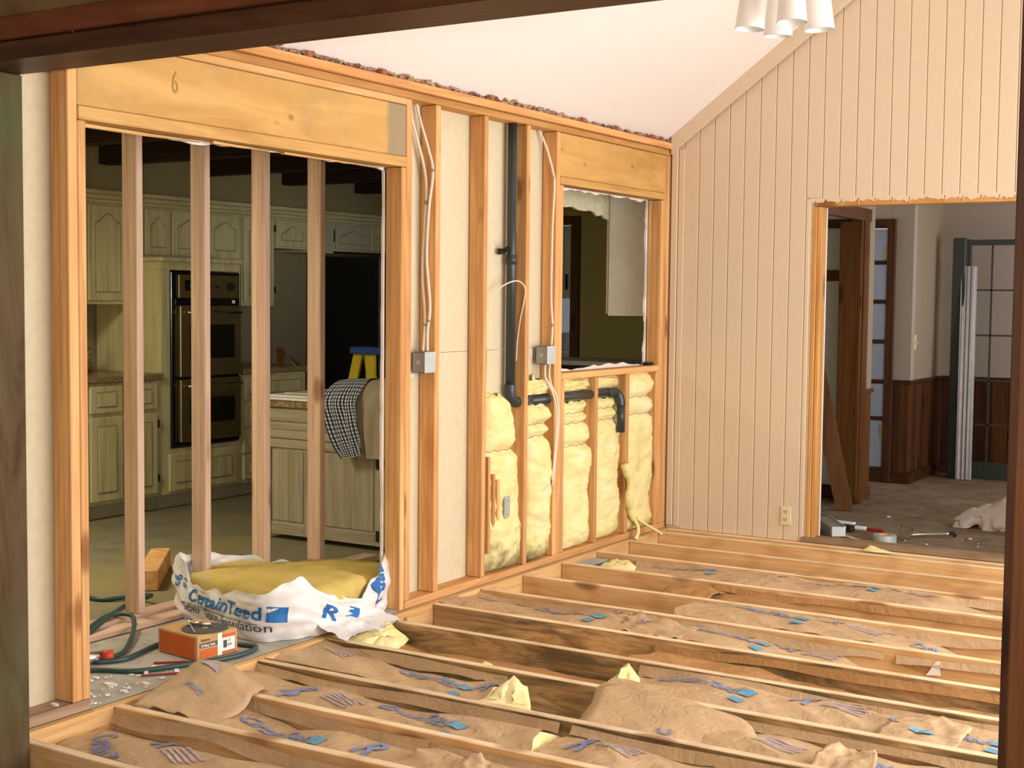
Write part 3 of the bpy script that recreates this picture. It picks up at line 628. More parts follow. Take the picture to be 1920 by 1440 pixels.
# ---- wall insulation batts
def wall_batt(label, y0, y1, z0, z1, pinch=(), mold=0, bulge=0.045, seed=1, edge=0.02, taper=None, top_rag=0.012):
    nn = Noise(seed); ny, nzv = 26, 110
    T_, Z_ = np.meshgrid(np.linspace(0, 1, ny), np.linspace(0, 1, nzv), indexing='ij')
    z = z0+(z1-z0)*Z_; squeeze = np.ones_like(z)*1.0; waist = np.zeros_like(z)
    for pz in pinch:
        g = np.exp(-((z-pz)/0.022)**2); waist = np.maximum(waist, g)
    w = (1-0.05*np.maximum(0, nn(Z_*5+3, 0*Z_))) - 0.07*waist
    if taper: w = w*np.interp(z, [a for a, _ in taper], [b for _, b in taper])
    t = T_*w
    y = y0+0.002+(y1-y0-0.004)*t
    prof = (np.sin(np.pi*np.clip(T_, 0, 1)))**0.28
    endp = np.clip(np.minimum((z-z0), (z1-z))/0.06, 0, 1)**0.5
    x = -0.075+(0.070+bulge*(0.55+0.45*nn(T_*2+7, Z_*5)))*prof*(0.35+0.65*endp)
    x += 0.012*nn(T_*5, Z_*16+4)*prof+0.005*nn(T_*14+3, Z_*45)-0.035*waist*prof
    z = z+np.where(Z_ > 0.99, top_rag*nn(T_*9, 9+0*T_), 0)
    V = [(a, b, c) for a, b, c in zip(x.ravel(), y.ravel(), z.ravel())]
    n = len(V); V += [(-0.090, b, c) for b, c in zip(y.ravel(), z.ravel())]
    F = grid_faces(ny, nzv, 0, True)+grid_faces(ny, nzv, n)
    for j in range(nzv-1):
        F.append((j, j+1, n+j+1, n+j)); k = (ny-1)*nzv+j; F.append((k, n+k, n+k+1, k+1))
    for i in range(ny-1):
        a = i*nzv; F.append((a, n+a, n+a+nzv, a+nzv)); a += nzv-1; F.append((a, a+nzv, n+a+nzv, n+a))
    th = thing('insulation_batt', label, 'insulation', ((-0.045), (y0+y1)/2, z0), 'yellow wall batts between the studs')
    raw('fibreglass_fill', V, F, 'woolm' if mold else 'wool', th, True)
    for pz in pinch:
        jj = int(np.argmin(abs(np.linspace(z0, z1, nzv)-pz)))
        pts = [(x[i, jj]+0.003, y[i, jj], z[i, jj]+0.004*math.sin(i)) for i in range(ny)]
        MB().tube(pts, 0.0022, 5).build('tie_wire', 'tape', th)
    return th
wall_batt('mouldy yellow batt in the stud bay under the vent pipe', -2.105, -1.745, 0.042, 0.955, (0.66,), 1, 0.055, 11, taper=[(0.04, 1), (0.6, 0.97), (0.68, 0.88), (0.8, 0.80), (0.90, 0.66), (0.95, 0.5)], top_rag=0.03)
wall_batt('yellow batt with two wire ties behind the hanging white cables', -1.700, -1.437, 0.042, 0.870, (0.77, 0.70), 1, 0.045, 12)
wall_batt('torn tuft of yellow batt above the black pipe below the junction box', -1.700, -1.437, 0.925, 1.005, (), 0, 0.04, 13, top_rag=0.04)
wall_batt('tall clean yellow batt below the window with three wire ties', -1.316, -0.965, 0.042, 0.860, (0.80, 0.745, 0.62), 0, 0.045, 14)
wall_batt('short yellow batt piece above the horizontal pipe under the window sill', -1.316, -0.965, 0.925, 0.993, (), 0, 0.035, 15, top_rag=0)
wall_batt('split yellow batt around the downturned black pipe', -0.925, -0.575, 0.042, 0.855, (0.80, 0.735), 0, 0.005, 16)
wall_batt('short yellow batt piece behind the pipe elbow under the sill', -0.925, -0.575, 0.925, 0.990, (), 0, 0.01, 18, top_rag=0)
wall_batt('yellow batt in the corner bay nearest the tan wall', -0.530, -0.176, 0.042, 0.990, (0.85, 0.745), 0, 0.050, 17)
# torn hanging strands
MB().tube(catmull([(0.012, -0.60, 0.46), (0.03, -0.56, 0.35), (0.022, -0.56, 0.25), (0.012, -0.52, 0.16), (0.03, -0.47, 0.08)]), [0.030]*6+[0.024]*7+[0.028]*8+[0.02]*8+[0.014]*4, 8).build('insulation_strand', 'wool', None, True)
so = bpy.data.objects['insulation_strand']; tag(so, 'torn strip of yellow fibreglass hanging off the corner bay', 'insulation')
s2 = MB().tube(catmull([(0.02, -0.50, 0.13), (0.05, -0.49, 0.07), (0.055, -0.51, 0.02), (0.05, -0.53, 0.004)]), 0.012, 7).tube(catmull([(0.03, -0.47, 0.12), (0.07, -0.40, 0.07), (0.10, -0.33, 0.03), (0.12, -0.30, 0.008)]), 0.009, 7)
so = s2.build('insulation_strand', 'wool', None, True); tag(so, 'thin fibreglass wisps spilling over the sole plate near the corner', 'insulation')
# ---- black vent pipe
VP = thing('vent_pipe', 'black plastic drain and vent pipe running through the studs', 'pipe', (-0.045, -1.80, 0.68))
MB().cyl((-0.047, -1.812, 0.97), (-0.047, -1.812, 2.331), 0.0245, 24).build('riser_pipe', 'abs', VP, True)
MB().tube(catmull([(-0.047, -1.812, 0.99), (-0.047, -1.812, 0.95), (-0.047, -1.800, 0.915), (-0.047, -1.765, 0.897), (-0.047, -1.72, 0.895)]), 0.0295, 20).build('pipe_elbow', 'abs', VP, True)
MB().cyl((-0.047, -1.73, 0.895), (-0.030, -0.70, 0.893), 0.026, 20).cyl((-0.047, -1.70, 0.895), (-0.047, -1.62, 0.895), 0.0285, 20).build('branch_pipe', 'abs', VP, True)
MB().tube(catmull([(-0.031, -0.76, 0.893), (-0.024, -0.71, 0.893), (-0.010, -0.672, 0.885), (0.004, -0.660, 0.85), (0.010, -0.660, 0.81)]), 0.0275, 20).build('pipe_elbow', 'abs', VP, True)
MB().cyl((0.009, -0.660, 0.83), (0.012, -0.660, 0.655), 0.0235, 20).build('drop_pipe', 'abs', VP, True)
MB().box(-0.075, -0.055, -1.90, -1.855, 1.66, 1.69).cyl((-0.06, -1.87, 1.675), (-0.02, -1.87, 1.70), 0.012, 10).build('pipe_bracket', 'iron', VP)
MB().cyl((-0.047, -1.812, 1.61), (-0.047, -1.812, 1.66), 0.029, 24).build('pipe_coupling', 'abs', VP, True)
pm = MB()
for i in range(30): pm.box(-0.0245, -0.0225, -1.806, -1.803, 1.78+0.018*i, 1.790+0.018*i)
for i in range(16): pm.box(-0.0185, -0.0150, -1.30+0.02*i, -1.287+0.02*i, 0.897, 0.902)
pm.build('printed_marking', 'yellow_print', VP)['kind'] = 'stuff'
# ---- junction boxes and cables
def jbox(label, y0, y1, z0, z1, x0=-0.066, x1=0.004):
    t = thing('junction_box', label, 'junction box', ((x0+x1)/2, (y0+y1)/2, z0), 'grey steel electrical boxes on the studs')
    m = MB(); th = 0.002
    m.box(x0, x1, y0, y0+th, z0, z1); m.box(x0, x1, y1-th, y1, z0, z1); m.box(x0, x1, y0, y1, z0, z0+th); m.box(x0, x1, y0, y1, z1-th, z1); m.box(x0, x0+th, y0, y1, z0, z1)
    m.build('box_shell', 'zinc', t); box('front_cover', x1, x1+0.003, y0-0.001, y1+0.001, z0-0.001, z1+0.001, 'steelpale', t, 0.001)
    for z in (z0+0.02, z1-0.02): MB().cyl((x1+0.003, (y0+y1)/2, z), (x1+0.0055, (y0+y1)/2, z), 0.004, 10).build('cover_screw', 'chrome', t)
    MB().cyl((x0+0.035, y0-0.0012, (z0+z1)/2), (x0+0.035, y0+0.001, (z0+z1)/2), 0.011, 14).build('knockout', 'steelpale', t)
    return t
jbox('grey steel junction box fed by two cables left of the bare bays', -2.652, -2.566, 1.086, 1.182)
jbox('grey steel junction box on the stud beside the window', -1.522, -1.436, 1.086, 1.182)
jbox('small steel outlet box sunk in the mouldy batt', -1.972, -1.922, 0.315, 0.425, -0.04, 0.025)
ob = box('steel_plate', -0.055, -0.030, -2.111, -2.100, 1.06, 1.16, 'zinc', None, 0.001); tag(ob, 'small zinc plate fixed to the side of a stud', 'plate')
for (y, z, w, h) in ((-2.672, 1.10, 0.012, 0.06), (-2.65, 1.062, 0.05, 0.018), (-1.535, 1.12, 0.01, 0.05)):
    box('gypsum_chip', -0.093, -0.088, y, y+w, z, z+h, 'gypsum', WL, 0.003)
def cable(label, pts, r=0.006, mat='cable', grp='white cables on the studs', ties=()):
    t = thing('electric_cable', label, 'cable', pts[-1], grp); P = catmull(pts, 10); MB().tube(P, r, 8).build('sheath', mat, t, True)
    for k in ties:
        i = int(k*(len(P)-1)); MB().tube([P[i], P[i+1]], r*1.35, 8).build('staple', 'tape', t)
    return t
cable('white cable bowing down the stud to the left junction box', [(-0.075, -2.62, 2.335), (-0.060, -2.600, 2.24), (-0.035, -2.578, 2.13), (-0.012, -2.572, 2.02), (-0.030, -2.576, 1.85), (-0.040, -2.577, 1.62), (-0.022, -2.574, 1.40), (-0.030, -2.58, 1.28), (-0.024, -2.59, 1.184)], 0.0068, ties=(0.37, 0.82))
cable('second white cable hugging the stud behind the first', [(-0.085, -2.68, 2.335), (-0.072, -2.63, 2.20), (-0.055, -2.585, 2.05), (-0.046, -2.574, 1.94), (-0.056, -2.574, 1.75), (-0.065, -2.574, 1.55), (-0.050, -2.574, 1.36), (-0.046, -2.585, 1.26), (-0.042, -2.60, 1.184)], 0.0068, ties=(0.42, 0.8))
cable('single white cable running down the stud to the right junction box', [(-0.075, -1.50, 2.335), (-0.05, -1.46, 2.24), (-0.016, -1.447, 2.11), (-0.008, -1.444, 2.04), (-0.018, -1.444, 1.80), (-0.020, -1.444, 1.45), (-0.010, -1.444, 1.30), (-0.012, -1.45, 1.184)], 0.0065, ties=(0.35, 0.86))
cable('white cable leaving the right junction box towards the pipe', [(-0.02, -1.50, 1.084), (-0.012, -1.512, 1.02), (0.004, -1.50, 0.98), (0.025, -1.475, 0.90), (0.03, -1.455, 0.80), (0.02, -1.45, 0.64), (0.0, -1.445, 0.45)], 0.006)
cable('outer white cable dropping past the pipe beside the window stud', [(-0.02, -1.452, 1.084), (-0.012, -1.468, 1.02), (0.002, -1.462, 0.96), (0.028, -1.452, 0.90), (0.032, -1.440, 0.79), (0.02, -1.438, 0.62), (0.0, -1.441, 0.42)], 0.006)
cable('thin white wire arching over the vent pipe', [(-0.06, -2.06, 1.395), (-0.05, -1.99, 1.455), (-0.02, -1.90, 1.51), (0.0, -1.82, 1.525), (0.002, -1.755, 1.49), (-0.01, -1.745, 1.42), (-0.03, -1.746, 1.33), (-0.045, -1.747, 1.22), (-0.05, -1.75, 1.11)], 0.0038)
cable('thin dark wire hanging along the stud left of the batts', [(-0.05, -2.108, 1.40), (-0.035, -2.085, 1.28), (-0.030, -2.07, 1.15), (-0.035, -2.075, 0.98), (-0.05, -2.095, 0.82)], 0.003, 'cable2')
cable('short white wire end under the top plate right of the vent pipe', [(-0.03, -1.69, 2.335), (-0.032, -1.685, 2.25), (-0.028, -1.695, 2.18), (-0.035, -1.69, 2.10)], 0.0045)
# ---- slender scraps nailed beside the mouldy batt
for lab, (x, y, z0, z1) in (('longest of three thin wood strips beside the mouldy batt', (0.006, -2.094, 0.15, 0.64)), ('middle thin wood strip beside the mouldy batt', (0.012, -2.058, 0.24, 0.55)), ('shortest thin wood strip beside the steel outlet box', (0.018, -2.026, 0.29, 0.52))):
    tag(wbox('wood_strip', x-0.030, x, y, y+0.022, z0, z1, W_stud, 'z'), lab, 'wood strip', 'thin wood strips on the batt')

# ---- floor batts in the joist bays
LOGO = 'CertainTeed'
def logo_geo(r=False):
    g = [text_geo(LOGO, True)]; w = g[0][0][:, 0].max()
    v, f = rect_geo(0.75, 0.5); v[:, 0] += w+0.12; v[:, 1] += 0.12; g2 = [(v, f)]
    v, f = rect_geo(0.7, 0.35); v[:, 0] += w+0.35; v[:, 1] -= 0.55; g2.append((v, f))
    return tjoin(g), g2
def floor_batt(label, bay, x0, x1, ctrl, texts=(), mat='kraft', seed=1, amp=0.018, flange=True, rag=0.03, sag=0.022, bumps=(), mold=False):
    yf, yn = JY[bay]-0.001, JY[bay+1]+0.038
    nn = Noise(seed); nx = max(12, int((x1-x0)/0.015)); ny = 26
    cx = [c[0] for c in ctrl]; cz = [c[1] for c in ctrl]
    def hz(x, t):
        z = np.interp(x, cx, cz)
        z = z+0.012-1.5*sag*(1-np.sin(np.pi*np.clip(t, 0.02, 0.98))**0.7)
        z = z+1.1*amp*nn(x*3.6, t*1.4+2)+0.9*amp*(0.5-np.abs(nn(x*6.0+t*2.5, t*1.8+9)))+0.30*amp*(0.5-np.abs(nn(x*13.0-t*4, t*4.0+5)))
        for (bx_, bt, bh, bw, bv) in bumps: z = z+bh*np.exp(-((x-bx_)/bw)**2-((t-bt)/bv)**2)
        return np.minimum(z, 0.12)
    X, Tt = np.meshgrid(np.linspace(0, 1, nx), np.linspace(0, 1, ny), indexing='ij')
    xs0 = x0+rag*nn(Tt*4, 0*Tt+20); xs1 = x1+rag*nn(Tt*4, 0*Tt+31)
    x = xs0+(xs1-xs0)*X; z = hz(x, Tt); y = yn+(yf-yn)*Tt
    V = np.stack([x, y, z], -1).reshape(-1, 3).tolist(); F = grid_faces(nx, ny)
    th = thing('floor_insulation_batt', label, 'insulation', ((x0+x1)/2, (yf+yn)/2, -0.21), 'paper faced batts between the floor joists')
    raw('paper_facing', V, F, mat, th, True)
    if flange:
        for side in (1, 0):
            if side: yy = yf-0.004; b = z[:, -1]
            else: yy = yn+0.004; b = z[:, 0]
            xe = x[:, -1] if side else x[:, 0]
            sgn = -1 if side else 1
            top = np.minimum(-0.014+0.014*nn(xe*2.3, 40+0*xe), -0.002); low = top-0.036-0.012*nn(xe*4.0, 44+0*xe)
            low = np.maximum(low, b+0.004); top = np.maximum(top, np.minimum(low+0.012, 0.004)); curl = 0.012+0.010*np.abs(nn(xe*6, 50+0*xe)); VV = []
            for i in range(nx): VV += [(xe[i], yy+sgn*curl[i], low[i]), (xe[i], yy+sgn*0.006, 0.4*low[i]+0.6*top[i]), (xe[i], yy+sgn*0.001, top[i])]
            raw('stapling_flange', VV, grid_faces(nx, 3, 0, not side), mat, th, True)
    # fibreglass below the paper
    zb = -0.205; n = nx*ny; VB = [(a, b, c-0.008) for a, b, c in V]+[(a, b, zb) for a, b, c in V]
    FB = grid_faces(nx, ny)
    for j in range(ny-1): FB.append((j, j+1, n+j+1, n+j)); k = (nx-1)*ny+j; FB.append((k, n+k, n+k+1, k+1))
    for i in range(nx-1): a = i*ny; FB.append((a, n+a, n+a+ny, a+ny)); a += ny-1; FB.append((a, a+ny, n+a+ny, n+a))
    raw('fibreglass_fill', VB, FB, 'wool', th, True)
    def lay(geo, mt, px, py, size, ang, nm):
        v, f = geo; v = v.copy(); v[:, 1] *= 1.55; c, s = math.cos(ang), math.sin(ang)
        gx = px+size*(v[:, 0]*c-v[:, 1]*s); gy = py+size*(v[:, 0]*s+v[:, 1]*c)
        t = np.clip((gy-yn)/(yf-yn), 0.03, 0.97); gy = yn+(yf-yn)*t; gx = np.clip(gx, x0+0.01, x1-0.01)
        raw(nm, np.stack([gx, gy, hz(gx, t)+0.005], -1).tolist(), f, mt, th)
    for kind, px, ft, size, deg in texts:
        py = yn+(yf-yn)*ft; a = math.radians(deg)
        if kind == 'logo':
            g1, g2 = logo_geo(); lay(g1, 'ink', px, py, size*1.2, a, 'printed_lettering'); [lay(q, 'ink2', px, py, size*1.2, a, 'printed_bar') for q in g2]
        elif kind == 'smudge':
            hb_ = []
            for q in range(5): v, f = rect_geo(1.25-0.1*(q % 2), 0.06, 10); v[:, 1] += 0.11*q; hb_.append((v, f))
            lay(tjoin(hb_), 'inkp', px, py, size, a, 'printed_block')
        elif kind == 'mark': lay(text_geo('R L 3'), 'black_ink', px, py, size, a, 'marker_note')
        else: lay(text_geo(kind, True), 'ink', px, py, size, a, 'printed_lettering')
    return th
flat = lambda z: [(0, z), (4.6, z)]
floor_batt('paper faced batt in the joist bay closest to the viewer', 12, 0.05, 1.5, flat(-0.055), [('logo', 0.10, 0.62, 0.062, -42), ('R', 0.33, 0.72, 0.12, -25), ('mark', 0.30, 0.88, 0.045, -60), ('smudge', 0.42, 0.60, 0.13, -28)], seed=101)
floor_batt('wrinkled paper batt in the second bay from the viewer', 11, 0.05, 1.15, [(0, -0.02), (0.35, -0.03), (0.6, -0.06), (1.2, -0.05)], [('logo', 0.42, 0.55, 0.06, -14), ('R', 0.95, 0.4, 0.12, -20)], seed=102, bumps=((0.16, 0.8, 0.04, 0.12, 0.3),))
floor_batt('paper batt running to the right in the second bay from the viewer', 11, 1.16, 3.0, flat(-0.045), [('logo', 1.55, 0.6, 0.06, -8), ('R', 2.2, 0.5, 0.12, -15)], seed=103)
floor_batt('paper batt with blue print at the left of the third bay', 10, 0.05, 1.42, [(0, -0.015), (0.4, -0.03), (0.6, -0.05), (1.5, -0.045)], [('R', 0.36, 0.30, 0.13, -20), ('smudge', 0.52, 0.42, 0.12, -18), ('logo', 0.72, 0.62, 0.062, -16), ('p', 0.40, 0.2, 0.09, -10)], seed=104)
floor_batt('long paper batt at the right of the third bay', 10, 1.45, 3.2, flat(-0.042), [('R', 1.52, 0.5, 0.13, -22), ('smudge', 1.62, 0.62, 0.12, -15), ('logo', 1.98, 0.45, 0.06, -10)], seed=105)
floor_batt('paper batt left of the torn yellow wedge in the fourth bay', 9, 0.05, 0.98, [(0, -0.01), (0.3, -0.035), (0.55, -0.055), (1.0, -0.05)], [('logo', 0.50, 0.70, 0.056, -16), ('R', 0.88, 0.62, 0.10, -25), ('smudge', 0.14, 0.7, 0.10, -18)], seed=106)
floor_batt('crumpled paper batt at the right of the fourth bay', 9, 1.42, 3.3, [(1.4, -0.05), (1.8, -0.07), (2.1, -0.04), (3.3, -0.04)], [('R', 1.55, 0.35, 0.10, 10), ('smudge', 2.02, 0.5, 0.13, -12), ('logo', 2.3, 0.5, 0.06, -14), ('R', 2.85, 0.55, 0.12, -18)], seed=107, amp=0.022)
floor_batt('brown backed batt pressed low at the left of the fifth bay', 8, 0.05, 1.30, [(0, -0.03), (0.12, -0.06), (0.3, -0.10), (1.3, -0.10)], (), 'cardboard', 108, flange=False)
floor_batt('printed paper batt at the right of the fifth bay', 8, 1.33, 3.4, [(1.3, -0.03), (1.8, -0.02), (2.3, -0.035), (3.4, -0.03)], [('logo', 1.42, 0.75, 0.062, -16), ('R', 1.98, 0.6, 0.13, -20), ('smudge', 2.10, 0.62, 0.13, -12), ('logo', 2.35, 0.5, 0.058, -12), ('R', 2.95, 0.5, 0.13, -18)], seed=109)
floor_batt('sagging brown batt at the left of the sixth bay beside mouldy wood', 7, 0.45, 1.22, flat(-0.135), (), 'cardboard', 110, flange=False)
floor_batt('brown backed batt at the right of the sixth bay', 7, 1.22, 3.3, [(1.2, -0.03), (1.5, -0.06), (2.0, -0.075), (2.3, -0.10), (3.3, -0.09)], (), 'cardboard', 111, amp=0.022)
floor_batt('printed paper batt at the left of the seventh bay', 6, 0.05, 1.02, [(0, -0.008), (0.3, -0.025), (1.0, -0.03)], [('logo', 0.40, 0.72, 0.062, -18), ('R', 0.80, 0.78, 0.10, -20), ('smudge', 0.10, 0.7, 0.08, -18)], seed=112)
floor_batt('printed paper batt at the right of the seventh bay', 6, 1.05, 2.05, [(1.0, -0.015), (1.5, -0.025), (1.9, -0.06), (2.05, -0.12)], [('logo', 1.18, 0.72, 0.06, -12), ('R', 1.62, 0.75, 0.12, -18), ('smudge', 1.74, 0.66, 0.12, -10)], seed=113)
floor_batt('low paper batt past the white tape mark in the seventh bay', 6, 2.08, 3.3, flat(-0.11), (), seed=114)
floor_batt('bulging printed paper batt in the eighth bay', 5, 1.06, 3.2, [(1.0, -0.02), (1.3, -0.015), (1.8, -0.012), (2.15, -0.035), (2.35, -0.09), (3.2, -0.10)], [('logo', 1.20, 0.70, 0.062, -12), ('R', 1.68, 0.78, 0.12, -18), ('smudge', 1.80, 0.70, 0.12, -8), ('logo', 2.1, 0.45, 0.05, -10)], seed=115)
floor_batt('brown backed batt lying low in the ninth bay', 4, 0.92, 3.0, [(0.9, -0.05), (1.1, -0.035), (1.4, -0.06), (2.2, -0.085), (3.0, -0.08)], (), 'cardboard', 116, amp=0.02)
floor_batt('bulging pale paper batt in the tenth bay', 3, 0.30, 2.6, [(0.3, -0.055), (0.6, -0.035), (1.1, -0.02), (1.5, -0.012), (2.0, -0.018), (2.3, -0.07), (2.6, -0.09)], [('logo', 0.48, 0.68, 0.05, -8), ('R', 1.12, 0.75, 0.10, -15), ('logo', 1.32, 0.7, 0.055, -8), ('R', 1.72, 0.8, 0.10, -15), ('smudge', 1.82, 0.75, 0.12, -8)], seed=117)
floor_batt('flattened batt deep in the eleventh bay', 2, 0.05, 3.0, flat(-0.13), (), 'cardboard', 118, flange=False)
floor_batt('flattened batt deep in the bay below the tan wall', 1, 0.05, 3.0, flat(-0.13), (), 'cardboard', 119, flange=False)
# loose flaps of facing paper
def flap(label, grid, mat='kraft', seed=1, amp=0.008, txt=None, th=0.0015, cat='paper flap'):
    G = np.array(grid, float); m, n = G.shape[:2]; nu, nv = 26, 26
    rows = [np.array(catmull(list(G[i]), 8)) for i in range(m)]; k = len(rows[0])
    S = np.array([catmull([rows[i][j] for i in range(m)], 8) for j in range(k)])
    k2 = S.shape[1]; nn = Noise(seed); a, b = np.meshgrid(np.linspace(0, 1, k), np.linspace(0, 1, k2), indexing='ij')
    S[:, :, 2] += amp*(0.5-np.abs(nn(a*4+b*2, b*4)))+0.5*amp*nn(a*9, b*9)
    V = S.reshape(-1, 3); nq = len(V); F = grid_faces(k, k2)+grid_faces(k, k2, nq, True); V2 = V.copy(); V2[:, 2] -= th
    VV = np.vstack([V, V2]).tolist()
    for i in range(k-1): p = i*k2; F.append((p, nq+p, nq+p+k2, p+k2)); p += k2-1; F.append((p, p+k2, nq+p+k2, nq+p))
    for j in range(k2-1): F.append((j, j+1, nq+j+1, nq+j)); p = (k-1)*k2+j; F.append((p, nq+p, nq+p+1, p+1))
    o = raw('paper_flap', VV, F, mat, None, True); tag(o, label, cat)
    if txt:
        for (s, px, py, size, deg, mt) in txt:
            v, f = rect_geo(1.3, .55) if s == 'smudge' else text_geo(s, True)
            c, sn = math.cos(math.radians(deg)), math.sin(math.radians(deg))
            fa = np.clip(px+size*(v[:, 0]*c-v[:, 1]*sn), 0.01, 0.99)*(k-1); fb = np.clip(py+size*(v[:, 0]*sn+v[:, 1]*c), 0.01, 0.99)*(k2-1)
            i0 = np.minimum(fa.astype(int), k-2); j0 = np.minimum(fb.astype(int), k2-2); u = (fa-i0)[:, None]; w = (fb-j0)[:, None]
            Pn = (S[i0, j0]*(1-u)+S[i0+1, j0]*u)*(1-w)+(S[i0, j0+1]*(1-u)+S[i0+1, j0+1]*u)*w
            Pn[:, 2] += 0.005; raw('printed_lettering', Pn.tolist(), f, mt, o)
    return o
flap('peaked tent of kraft paper folded over the joist left of the carton', [[(0.10, -4.53, 0.012), (0.24, -4.50, 0.0), (0.40, -4.45, -0.03)], [(0.05, -4.36, 0.02), (0.20, -4.33, 0.035), (0.41, -4.32, -0.018)], [(0.03, -4.22, 0.045), (0.13, -4.19, 0.092), (0.36, -4.18, 0.012)], [(0.05, -4.12, 0.02), (0.16, -4.10, 0.05), (0.34, -4.10, -0.005)]], seed=201, amp=0.012,
     txt=[(LOGO[:7], 0.62, 0.32, 0.085, 170, 'ink'), ('smudge', 0.45, 0.58, 0.16, -10, 'inkp')])
flap('smooth kraft flap folded over the joist right of the yellow wedge', [[(1.44, -3.79, -0.035), (1.78, -3.77, -0.045), (2.05, -3.70, -0.075)], [(1.42, -3.62, -0.005), (1.74, -3.60, -0.012), (2.04, -3.58, -0.055)], [(1.37, -3.47, 0.018), (1.68, -3.47, 0.016), (1.96, -3.46, -0.02)], [(1.38, -3.36, 0.010), (1.62, -3.38, 0.008), (1.86, -3.40, -0.01)]], seed=202, amp=0.006, txt=[('C', 0.52, 0.12, 0.12, 100, 'ink')])
flap('creased pale flap bridging the seventh bay near its middle', [[(0.95, -2.56, -0.02), (1.10, -2.575, -0.012), (1.24, -2.575, -0.016)], [(0.94, -2.42, -0.012), (1.09, -2.42, 0.0), (1.27, -2.45, -0.016)], [(0.92, -2.29, 0.008), (1.08, -2.28, 0.0), (1.26, -2.31, -0.02)]], seed=203, amp=0.022, txt=[('smudge', 0.25, 0.4, 0.25, 60, 'inkp')])
flap('upright pale cardboard scrap leaning in the second bay from the viewer', [[(1.38, -4.50, -0.06), (1.44, -4.49, -0.06), (1.50, -4.47, -0.06)], [(1.37, -4.44, -0.01), (1.43, -4.42, 0.0), (1.50, -4.40, -0.02)], [(1.39, -4.38, 0.025), (1.43, -4.36, 0.035), (1.47, -4.35, 0.01)]], 'kraft', 204, 0.012)
flap('pale paper scrap standing in the fourth bay at the right', [[(2.28, -3.80, -0.05), (2.36, -3.78, -0.05), (2.46, -3.76, -0.05)], [(2.28, -3.69, 0.0), (2.36, -3.67, -0.012), (2.46, -3.66, 0.0)], [(2.30, -3.60, 0.012), (2.37, -3.58, -0.01), (2.43, -3.57, 0.012)]], 'kraft', 205, 0.02)
flap('folded paper corner with blue bars by the right post', [[(2.36, -3.38, -0.02), (2.50, -3.37, -0.012), (2.62, -3.36, -0.02)], [(2.36, -3.26, -0.005), (2.50, -3.24, 0.002), (2.63, -3.24, -0.006)], [(2.38, -3.12, -0.012), (2.50, -3.08, -0.002), (2.62, -3.09, -0.014)]], 'kraft', 206, 0.014, txt=[('smudge', 0.35, 0.3, 0.22, -10, 'ink2')])
flap('rolled paper scrap lifting out of the ninth bay', [[(0.80, -1.78, -0.03), (0.92, -1.77, -0.025), (1.04, -1.77, -0.03)], [(0.80, -1.66, 0.0), (0.93, -1.63, 0.012), (1.06, -1.64, 0.0)], [(0.84, -1.54, -0.02), (0.95, -1.52, 0.0), (1.06, -1.52, -0.03)]], 'cardboard', 207, 0.012)
flap('curled facing strip standing along the joist left of the carton scraps', [[(0.05, -3.78, -0.01), (0.45, -3.775, -0.02), (0.85, -3.77, -0.05)], [(0.05, -3.80, 0.006), (0.45, -3.785, 0.0), (0.85, -3.785, -0.025)]], 'kraft', 208, 0.008)
# torn wads of yellow fibreglass among the joists
def wad(label, pts, th=0.05, mat='wool', seed=1):
    # pts: outline in a vertical-ish sheet; build a lumpy closed pad
    c = np.mean(np.array(pts), axis=0); P = np.array(pts, float); n = len(P); nn = Noise(seed)
    nrm = np.cross(P[1]-P[0], P[2]-P[0]); nrm /= np.linalg.norm(nrm); K = 6; V = []; F = []
    PP = pts+[pts[0]]; out = np.array([np.array(PP[i])*(1-k/5)+np.array(PP[i+1])*k/5 for i in range(n) for k in range(5)]); m = len(out)
    for sgn in (1, -1):
        base = len(V)
        for k in range(K):
            r = 1-k/K
            for i in range(m):
                q = c+(out[i]-c)*r*(1+0.05*float(nn(i*0.9, 3)))+nrm*sgn*th*0.5*min(1, 3.5*(1-r))*(1+0.5*float(nn(i*0.7, k*0.8+sgn)))
                V.append(tuple(q))
        V.append(tuple(c+nrm*sgn*th*0.5))
        for k in range(K-1):
            for i in range(m):
                a = base+k*m+i; b = base+k*m+(i+1) % m; q = (a, b, b+m, a+m); F.append(q if sgn > 0 else q[::-1])
        for i in range(m):
            a = base+(K-1)*m+i; b = base+(K-1)*m+(i+1) % m; F.append((a, b, len(V)-1) if sgn > 0 else (b, a, len(V)-1))
    return tag(raw('insulation_scrap', V, F, mat, None, True), label, 'insulation', 'torn fibreglass scraps in the floor')
wad('large torn yellow wedge standing between two joists in the foreground', [(1.05, -3.535, 0.03), (1.02, -3.64, -0.03), (0.99, -3.76, -0.04), (1.10, -3.785, -0.06), (1.24, -3.78, -0.06), (1.20, -3.66, -0.05), (1.12, -3.56, 0.0)], 0.06, seed=1)
wad('torn yellow wedge between mouldy joists right of the centre', [(1.32, -3.12, 0.022), (1.30, -3.24, -0.03), (1.29, -3.36, -0.05), (1.40, -3.37, -0.06), (1.43, -3.26, -0.05), (1.39, -3.16, -0.02)], 0.05, seed=2)
wad('yellow fibreglass bulging over the ledger below the white bag', [(0.06, -3.30, -0.03), (0.05, -3.15, 0.0), (0.08, -3.02, 0.0), (0.20, -3.04, -0.06), (0.24, -3.20, -0.09), (0.16, -3.32, -0.09)], 0.06, seed=3)
wad('small pale scrap of insulation on the brown backing', [(0.66, -3.12, -0.075), (0.60, -3.22, -0.09), (0.66, -3.27, -0.095), (0.76, -3.22, -0.09), (0.78, -3.13, -0.08)], 0.025, seed=4)
